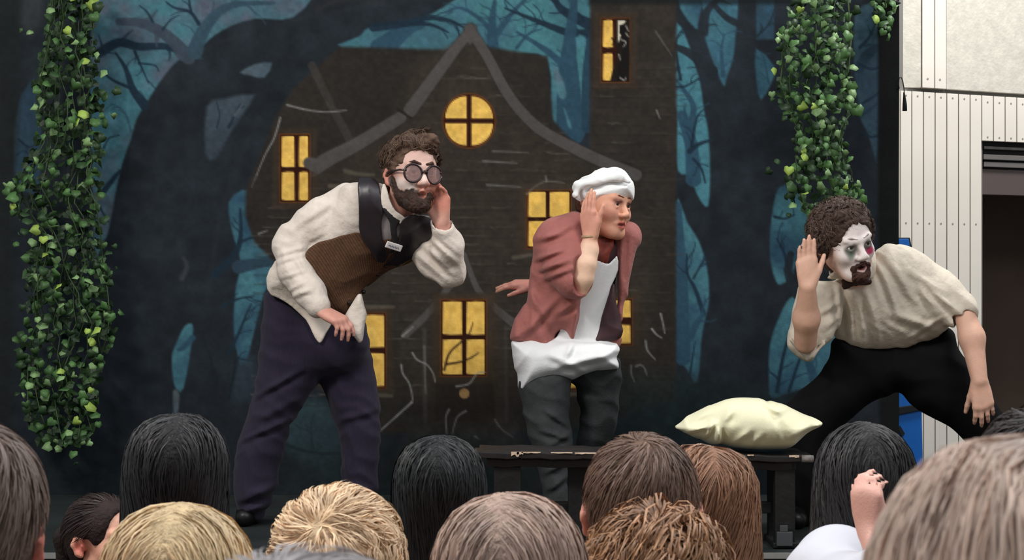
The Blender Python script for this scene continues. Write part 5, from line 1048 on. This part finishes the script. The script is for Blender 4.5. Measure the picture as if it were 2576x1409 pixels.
tr3 = S([('u', infl([(2105, 846), (2190, 864), (2260, 864), (2330, 848), (2382, 826), (2402, 872), (2420, 960), (2380, 1050), (2330, 1034), (2290, 1005), (2250, 990), (2200, 1010), (2150, 1044), (2110, 1084), (2082, 1130), (2068, 1200), (2066, 1316), (1990, 1316), (1988, 1200), (1980, 1090), (1968, 1030), (1995, 1000), (2040, 960), (2080, 915)], 6.06, .10), .02),
         ('u', infl([(2382, 840), (2405, 872), (2452, 930), (2505, 1015), (2570, 1105), (2610, 1200), (2612, 1316), (2530, 1316), (2500, 1210), (2470, 1160), (2432, 1116), (2380, 1066), (2330, 1036), (2280, 1000), (2300, 900)], 6.05, .09), .03)], addf(folds(31, .006, 60, (.8, .1, 1), 1, 4)))
lo, hi = bounds([W(1950, 820, 5.9), W(2625, 1330, 6.25)], .03); sdf_obj('trousers', (lambda p: np.maximum(tr3(p), STAGE+.006-p[:, 2])), lo, hi, .008, m_blkt, D)
shoe('shoe', W(2025, 1318, 6.15)*[1, 1, 0]+[0, 0, STAGE], W(2000, 1320, 5.92)*[1, 1, 0]+[0, 0, STAGE], m_leather, D); shoe('shoe', W(2568, 1318, 6.2)*[1, 1, 0]+[0, 0, STAGE], W(2590, 1320, 5.97)*[1, 1, 0]+[0, 0, STAGE], m_leather, D)
T3 = infl([(2096, 700), (2140, 690), (2200, 622), (2240, 616), (2292, 634), (2340, 680), (2378, 750), (2394, 800), (2384, 836), (2330, 866), (2260, 888), (2190, 888), (2135, 880), (2106, 846), (2096, 795), (2074, 745)], 6.02, .125, (0, -.35), sub=4)
sh = S([('u', T3, .02), ('u', infl([(2090, 705), (2030, 708), (2008, 720), (1998, 760), (1990, 810), (1979, 852), (1986, 880), (2034, 910), (2062, 884), (2100, 840), (2124, 780), (2120, 720)], 5.95, .055, sub=4), .025)]
       + limb((W(2290, 690, 6.0), .084), (W(2360, 740, 5.97), .074), (W(2415, 775, 5.94), .062), k=.04), addf(folds(32, .011, 46, (1, .1, .55), 1.0, 4), folds(33, .005, 110, (.8, .1, .7), 1.2, 6)))
sh.disp = addf(folds(32, .006, 46, (1, .1, .55), 1.0, 4), folds(33, .003, 110, (.8, .1, .7), 1.2, 6), ridges([((2140, 735), (2155, 865), .010, .011), ((2175, 730), (2225, 870), .012, .012), ((2205, 660), (2262, 800), .011, .012), ((2250, 790), (2375, 835), .013, .012), ((2225, 650), (2300, 760), .012, .010), ((2300, 700), (2355, 790), .011, .010), ((2330, 720), (2410, 790), .011, .009), ((2110, 720), (2120, 840), .010, .009), ((2160, 760), (2185, 870), .010, .009), ((2280, 680), (2380, 740), .011, .007), ((2300, 850), (2370, 800), .010, .008), ((2060, 790), (2110, 760), .010, .007), ((2070, 830), (2105, 800), .009, .007)], 5.9))
sh.u(cone(W(2408, 800, 5.93), W(2436, 776, 5.93), .036, .036), .006).u(cone(W(2396, 792, 5.94), W(2424, 765, 5.94), .040, .040), .01); sh.s_(cone(W(2428, 806, 5.915), W(2442, 850, 5.90), .040, .046), .004)
sh.s_(cone(W(2024, 872, 5.86), W(2032, 740, 5.82), .050, .036), .006); sh.u(infl([(1984, 858), (1992, 850), (2030, 890), (2068, 858), (2078, 868), (2036, 908), (2024, 902)], 5.90, .02, sub=2), .006)
lo, hi = bounds([W(1970, 600, 5.8), W(2450, 900, 6.2)], .04); sdf_obj('shirt', sh, lo, hi, .0044, m_shirt3, D)
lo, hi = bounds([W(1960, 490, 5.7), W(2610, 1330, 6.3)], .05)
sdf_obj('body', Dressed(hid3, ex3, [tr3, sh]), lo, hi, .0045, m_skin, D, skin_col(H3, paint3b, (210, 166, 144), (150, 96, 92), [(W(2034, 680, 5.8), .06, (214, 150, 124)), (W(2034, 610, 5.8), .05, (196, 116, 92))]))
lo, hi = bounds([W(1970, 600, 5.8), W(2450, 900, 6.2)], .04)
b3 = S([('u', T3, .02), ('u', cone(H3.L((0, -.022, -.05)), W(2170, 690, 5.95), .057, .066), .03)])
for pl in ([(2104, 652), (2112, 640), (2126, 670), (2140, 694), (2126, 704), (2092, 696), (2098, 676)], [(2196, 618), (2206, 622), (2206, 660), (2200, 700), (2182, 698), (2190, 660)]):
    f = patch(b3, Poly2(pl, 5.85, 2), .014, .0055, 6.1); sdf_obj('collar', f, lo, hi, .004, m_shirt3, D)
cb = W(2153, 713, 5.79)
while b3(cb[None])[0] > .022: cb = cb+np.array((0, .003, 0))
yb = cb[1]; bt = S([('u', infl([(2118, 700), (2136, 703), (2153, 706), (2172, 700), (2190, 699), (2192, 716), (2172, 718), (2153, 720), (2138, 724), (2120, 730)], yb, .014, sub=2), .004), ('u', ell(W(2153, 711, yb-.008), (.011, .010, .013)), .002)], folds(34, .0015, 300, (0.2, 0, 1), .6, 9))
lo, hi = bounds([cb], .08); sdf_obj('bow_tie', bt, lo, hi, .0026, mat('brown_bow', (52, 34, 32), .5, nscale=60, namt=.3), D)
# ================================================================== THE AUDIENCE, seen from behind
GR = 'seated audience seen from behind'
def hair_long(H, wide=1.0, down=.20, off=.012):
    k = H.sc; f = H.cranium(off, .01)
    f.u(ell(H.L((0, -.045, -.06-down*.5)), np.array((.094*wide, .062, .09+down*.62))*k, H.M), .03).u(ell(H.L((.045*wide, -.02, -.05-down*.4)), np.array((.046, .058, .07+down*.55))*k, H.M), .03).u(ell(H.L((-.045*wide, -.02, -.05-down*.4)), np.array((.046, .058, .07+down*.55))*k, H.M), .03)
    return f.s_(ell(H.L((0, .085, -.045)), np.array((.062, .07, .10))*k, H.M), .01)
def hair_short(H, off=.010, nape=.0, bump=0, seed=0):
    k = H.sc; f = H.cranium(off, nape); f.s_(ell(H.L((0, .11, -.005)), np.array((.068, .08, .075))*k, H.M), .01); f.s_(ell(H.L((0, .03, -.055)), np.array((.13, .060, .055))*k, H.M), .008); f.s_(ell(H.L((0, .0, -.135)), np.array((.12, .10, .062))*k, H.M), .01)
    for x in (-1, 1): f.s_(ell(H.L((x*.088, .004, -.016)), np.array((.026, .026, .034))*k, H.M), .006)
    if bump: f.disp = lambda p: bump*np.sin(p[:, 0]*95+seed+2*np.sin(p[:, 2]*60))*np.sin(p[:, 2]*85+p[:, 1]*70+seed)
    return f
def torso(o, top, seat, w, m, parent, name='jumper', face=1, sl=None, floor=False):
    """seated clothed body below the head: shoulders, trunk, arms to the lap"""
    nb = o+np.array((0, -.02*face, -.165)); sh = nb[2]-.05; hip = seat+.09; it = [('u', cone(nb+(0, 0, -.0), nb+(0, 0, -.05), .045, .06), .03)]
    for x in (-1, 1):
        s_ = np.array((nb[0]+x*w*.5, nb[1], sh)); el = np.array((nb[0]+x*(w*.5+.012), nb[1]+.07*face, (sh+hip)*.5)); ha = np.array((nb[0]+x*.06, nb[1]+.20*face, hip+.06))
        it += limb((nb+(0, 0, -.03), .055), (s_, .058), k=.03)
        if sl is None or x != sl: it += limb((s_, .055), (el, .045), (ha, .034), k=.02)
    it += [('u', ell((nb[0], nb[1], (sh+hip)*.5), (w*.5+.01, .105, (sh-hip)*.5+.10)), .05), ('u', ell((nb[0], nb[1], hip+.0), (w*.5, .11, .09)), .04)]
    lo = np.array((nb[0]-w*.5-.15, nb[1]-.16-(.3 if face < 0 else 0), seat-.02)); hi = np.array((nb[0]+w*.5+.15, nb[1]+.16+(.3 if face > 0 else 0), nb[2]+.06))
    f = S(it, folds(int(top*1000) % 97, .004, 40, (.5, .2, 1), 1, 5)); sdf_obj(name, lambda p: np.maximum(f(p), seat+.004-p[:, 2]), lo, hi, .014, m, parent)
    # trousers
    it = []
    for x in (-1, 1):
        a = np.array((nb[0]+x*.075, nb[1]+.0, seat+.075)); kx = nb[0]+x*.10; fz = .05
        if floor: it += limb((a, .07), ((kx+x*.12, nb[1]+.22*face, seat+.07), .05), ((nb[0], nb[1]+.30*face, .055), .04), k=.03)
        else: it += limb((a, .07), ((kx, nb[1]+.22*face, seat+.045), .055), ((kx, nb[1]+.235*face, fz+.05), .036), k=.02)
    f2 = S(it); sdf_obj('trousers', f2, lo-(0.1, 0, seat), hi+(.1, .06, 0), .015, m_jeans, parent)
    return nb
m_jeans = mat('dark_denim', (44, 52, 70), .9, nscale=60, namt=.15)
CL = [mat('knit_'+n, c, .9, nscale=70, namt=.15, bump=.2, bscale=150) for n, c in (('navy', (44, 52, 78)), ('red', (140, 50, 48)), ('white', (222, 224, 230)), ('green', (60, 92, 70)), ('grey', (120, 122, 124)), ('mustard', (178, 136, 60)), ('pink', (196, 140, 150)))]
def viewer(label, cx, top, Y, wpx, kind, color, seat=.40, yaw=180, pitch=0, roll=0, cl=0, n=2028, curl=0, curlf=90, down=.20, wide=1.0, under=None, L=None, width=.0019, var=.12, tw=.21, skin=(214, 160, 138), tip=None, off=.012, female=False, fc=(0, .55), extra=None, whorl=(0, -.05, .11), sl=None, face=False, floor=False, bump=.0, ear_c=None, res=.0065, streak=.14, jit=.07, hl=False):
    full = (.079+off)*2 if kind == 'short' else .094*wide*2+.006
    sc = wpx/(F/Y)/full; M = frame(yaw, pitch, roll); tz = W(0, top, Y)[2]; o = np.array([W(cx, 0, Y)[0], Y, tz-(.118+off)*sc])
    H = Head(o, M, sc, female=female, face=face, mouth=.1, earx=.010); p = person(label, (o[0], Y, 0), GR)
    fs = 1 if math.cos(math.radians(yaw)) < .2 else -1
    nb = torso(o, top, seat, tw, CL[cl], p, face=fs, sl=sl, floor=floor)
    ex = list(H.it)+[('u', cone(H.L((0, -.022, -.05)), nb+np.array((0, 0, -.02)), .050*sc, .050), .025)]
    for x in (-1, 1):
        if sl is None or x != sl:
            w_ = np.array((nb[0]+x*.07, nb[1]+.185*fs, seat+.155)); ex += limb((w_, .024), (np.array((nb[0]+x*(tw*.5+.01), nb[1]+.07*fs, (nb[2]-.05+seat+.09)*.5)), .030), (np.array((nb[0]+x*tw*.5, nb[1], nb[2]-.06)), .035), (nb-np.array((0, 0, .04)), .04), k=.01)+hand(w_, (-x*.5, fs*.8, -.3), (0, 0, -1), (-x, 0, 0), .15, (20, 20, 25, 30), 4, (30, .4))
    if extra: ex += extra
    lo, hi = bounds([H.L((0, .0, 0)), nb+(.15, .25*fs, seat-nb[2]+.1), nb-(.15, 0, 0)], .15)
    if extra: lo = np.minimum(lo, o-(.25, .45, .3)); hi = np.maximum(hi, o+(.3, .2, .2))
    sdf_obj('body', S(ex), lo, hi, res if face or kind == 'short' else .0085, m_skin, p, skin_col(H, lambda c, q, V: mixc(c, (214, 112, 96), in_ell(q, (0, -.01, -.01), (.10, .035, .035), .3)*np.clip((np.abs(q[:, 0])-.076)/.004, 0, 1)*.8), skin))
    f = hair_short(H, off, 0, bump, cx) if kind == 'short' else hair_long(H, wide, down, off)
    if hl: f.s_(ell(H.L((0, .110, .012)), np.array((.072, .072, .084))*sc, H.M), .008)
    if kind != 'short': f.disp = folds(abs(cx) % 71, .004*sc, 55, (1, .15, .08), .35, 2.5)
    lo, hi = bounds([H.L((0, 0, 0))], .15*max(1, wide)); lo[2] -= (down+.08 if kind != 'short' else 0)
    uc = tuple(x*.90 for x in color)
    ho = sdf_obj('hair', f, lo, hi, .007*min(1, max(.75, Y/2.5)), m_hairs, p, const_col(uc))
    whl = H.L(whorl)
    if kind == 'short':
        roots = on_cran(H, lambda q, r: ((q[:, 2] > .034)|((q[:, 2] > -.03)&(q[:, 1] < -.055)))&~((q[:, 1] > (.03 if hl else .05))&(q[:, 2] < (.1 if hl else .07))))
        def flow(P, t): v = P-whl; v = v/(np.linalg.norm(v, axis=1)[:, None]+1e-6); s_ = np.cross(v, H.M[:, 2]); return v+.45*s_+np.array((0, 0, -.3))+(.35*np.sin(P*38+cx)[:, [1, 2, 0]] if curl else 0)
        strands('strands', f, roots, flow, n, L or .05, 7, width*1.12, color, ho, var, (-.001, .004+curl), jit, .5, curl, curlf, abs(cx), tipc=tip, streak=streak, lift=(lambda t: .003*t))
    else:
        def roots(n_, r):
            v = r.normal(size=(n_*4, 3)); v /= np.linalg.norm(v, axis=1)[:, None]; q = np.array((0, -.016, .034))+v*np.array((.085, .10, .088)); k = (q[:, 2] > -.03)&~((q[:, 1] > .06)&(q[:, 2] < .07))&(r.random(len(q)) < .5+.5*np.exp(-((q[:, 0]-whorl[0])/.03)**2)); q = q[k][:n_]; return H.o+(q*sc)@H.M.T
        def flow(P, t):
            q = H.inv(P); v = np.zeros_like(q); v[:, 0] = np.sign(q[:, 0]-whorl[0])*(.75*np.exp(-np.abs(q[:, 0]-whorl[0])/.04)*np.clip(q[:, 2]*14-.6, 0, 1)); v[:, 1] = -.22; v[:, 2] = -.75; return v@H.M.T+(.25*np.sin(P*30+cx)[:, [1, 2, 0]] if curl else 0)
        strands('strands', f, roots, flow, n, L or (down+.26)*sc, 12, width*1.12, color, ho, var, (-.001, .005+curl), jit, .45, curl, curlf, abs(cx), tipc=tip, streak=streak)
    return p, H, ho
# front rows first
pg, Hg, hg = viewer('dark-haired girl turned to the right in profile, low between the leftmost boy and black hair', 262, 1244, 4.2, 160, 'short', (46, 34, 32), hl=True, seat=.02, yaw=60, pitch=2, cl=4, n=1170, L=.09, whorl=(0, .085, .085), female=True, face=True, floor=True, skin=(222, 166, 142), width=0.0015, tw=.24, res=.0035, under=(34, 25, 24), streak=.1)
eyes(Hg, pg, (0, 1, 0), (50, 36, 30)); brows(Hg, pg, (60, 42, 36), z=.026, th=.0034)
f = S([('u', cone(Hg.L((0, -.10, .02)), Hg.L((0, -.15, .0)), .030, .026), .02), ('u', cone(Hg.L((0, -.15, .0)), Hg.L((0, -.17, -.16)), .026, .012), .02)], folds(5, .003, 160, (1, .2, .1), .5, 5)); lo, hi = bounds([Hg.L((0, -.13, -.05))], .17); sdf_obj('ponytail', f, lo, hi, .0045, m_hairs, pg, const_col((36, 27, 26)))
viewer('person with long straight black hair, in front of the trousers of the waistcoated man', 449, 1036, 3.15, 282, 'long', (38, 37, 39), cl=0, n=2496, down=.27, wide=1.12, whorl=(.008, -.02, 0), under=(20, 19, 20), width=0.0017)
viewer('person with long smooth black hair, left of the black bench', 1106, 1093, 3.15, 236, 'long', (34, 36, 37), cl=1, n=2340, down=.27, wide=1.08, whorl=(0, -.02, 0), under=(18, 19, 19), width=0.0017)
viewer('person with long auburn wavy hair, just right of the short-haired boy', 1778, 1120, 3.2, 236, 'long', (148, 108, 84), cl=3, n=2652, down=.25, wide=1.12, curl=.004, curlf=45, whorl=(.01, -.02, 0), under=(96, 66, 50), width=0.0017, tip=(160, 118, 88))
# right: black hair, white top, hand raised
o11 = W(2168, 1235, 3.15); w11 = W(2194, 1348, 2.86)
ex11 = hand(w11, (-.10, .1, 1), (.6, .75, 0), (-.8, -.3, .1), .135, (55, 62, 66, 70), 2, (24, .6), wr=.02)+limb((w11, .022), (W(2240, 1450, 2.80), .032), (W(2150, 1480, 2.87), .036), (W(2150, 1460, 3.08), .045), (W(2170, 1470, 3.16), .05), k=.01)
m_cotton = mat('white_cotton_sleeve', (206, 206, 214), .85, bump=.1, bscale=50)
p11, H11, _ = viewer('person with long black hair and white top, a pale hand raised beside the hair', 2168, 1060, 3.15, 262, 'long', (48, 46, 47), cl=2, n=2496, down=.20, wide=1.08, roll=4, whorl=(-.005, -.02, 0), under=(24, 23, 24), width=0.0017, sl=1, extra=ex11, skin=(226, 172, 156), var=0.17, jit=.12)
S11 = S(limb((W(2150, 1450, 3.10), .080), (W(2108, 1432, 3.04), .070), (W(2078, 1470, 2.98), .070), (W(2150, 1490, 2.87), .060), (W(2240, 1470, 2.79), .044), (W(2225, 1420, 2.82), .036), k=.03), folds(61, .003, 50, (1, .2, .4), 1, 5)); lo, hi = bounds([W(2000, 1360, 2.9), W(2280, 1540, 2.9)], .13); sdf_obj('sleeve', S11, lo, hi, .007, m_cotton, p11)
viewer('boy with short smooth brown hair and both ears showing, in front of the bench', 1612, 1091, 2.85, 272, 'short', (112, 86, 72), cl=4, n=3276, L=.045, whorl=(0, -.05, .11), under=(74, 55, 46), width=0.0015, skin=(222, 158, 138), jit=.15, off=.009, var=0.11)
viewer('child with short wavy pale blond hair, under the legs of the waistcoated man', 851, 1232, 2.75, 300, 'short', (230, 198, 160), cl=6, n=2808, L=.07, curl=.0035, curlf=45, whorl=(-.02, -.085, .06), under=(150, 112, 82), width=0.0022, off=.014, var=0.09, bump=.003, tip=(228, 198, 164))
viewer('person with tousled curly brown hair and golden ends, lowest in front of the short-haired boy', 1652, 1286, 2.45, 330, 'short', (140, 106, 84), cl=5, n=2964, L=.08, curl=.007, curlf=60, whorl=(0, -.02, .11), under=(84, 60, 46), width=0.0024, off=.020, var=0.17, bump=.006, tip=(186, 138, 96), streak=.35)
viewer('person with brown hair cut above a pink ear, cut by the left edge', -92, 1056, 1.88, 398, 'short', (124, 104, 94), cl=1, n=3588, L=.06, whorl=(.03, -.03, .12), under=(88, 70, 62), width=0.0017, off=.012, skin=(222, 142, 124), var=0.11, jit=.12)
viewer('person with smooth honey blond hair, in front of the long black hair', 452, 1262, 2.15, 420, 'long', (226, 198, 154), cl=0, n=3432, down=.16, wide=1.08, whorl=(0, -.03, 0), under=(160, 124, 86), width=0.0020, tip=(190, 152, 108))
viewer('person with smooth ash brown hair parted in the middle, at bottom centre', 1282, 1236, 2.15, 425, 'long', (188, 160, 144), cl=3, n=3432, down=.16, wide=1.08, whorl=(-.012, -.03, 0), under=(118, 92, 80), width=0.0020, tip=(150, 116, 98))
viewer('person with silvery grey hair, only the crown showing at the bottom edge', 755, 1384, 1.1, 790, 'short', (176, 168, 168), cl=4, seat=.44, n=2028, L=.05, under=(140, 132, 132), width=0.0013, skin=(222, 170, 150), tw=.34)
viewer('person with dark brown hair, mostly behind the large blurred head at the right edge', 2626, 1034, 2.1, 330, 'short', (50, 42, 38), cl=0, n=2340, L=.08, curl=.003, curlf=50, under=(34, 29, 28), width=.0016, off=.016)
viewer('large blurred head of light brown hair filling the bottom right corner', 2664, 1072, .95, 1010, 'long', (214, 186, 168), cl=4, seat=.46, n=4056, down=.20, wide=1.0, whorl=(.03, -.02, 0), under=(140, 112, 98), width=0.0015, tw=.36, tip=(200, 168, 148), roll=-6)
# benches of the rows, below the frame
m_bench = mat('pine_bench', (170, 132, 90), .6, nscale=12, namt=.15)
for (x0, x1, y, lab) in ((-.95, 1.0, 3.14, 'low pine bench under the row of the black-haired viewers'), (-.55, .45, 2.78, 'short pine bench under the curly blond child and short-haired boy'), (-.72, .85, 2.17, 'pine bench under the honey blond and ash brown viewers')):
    t = empty('low_bench', ((x0+x1)/2, y, 0)); tag(t, lab, 'bench'); MB().box((x0, y-.13, .365), (x1, y+.11, .398)).build('seat', m_bench, t, bevel=.005)
    for x in (x0+.08, x1-.12): MB().box((x, y-.11, 0), (x+.04, y+.09, .365)).build('leg', m_bench, t, bevel=.003)
for x, y, z, lab in ((-.132, 1.08, .44, 'plain stool under the grey-haired viewer'), (.29, .93, .46, 'plain stool under the large blurred viewer'), (.20, 2.45, .40, 'plain stool under the curly-haired viewer'), (-.585, 1.86, .40, 'plain stool under the viewer cut by the left edge')):
    t = empty('stool', (x, y, 0)); tag(t, lab, 'stool'); MB().box((x-.15, y-.14, z-.03), (x+.15, y+.12, z-.002)).build('seat', m_bench, t, bevel=.004)
    for a in (-.12, .09):
        for b_ in (-.11, .07): MB().box((x+a, y+b_, 0), (x+a+.03, y+b_+.03, z-.03)).build('leg', m_bench, t)
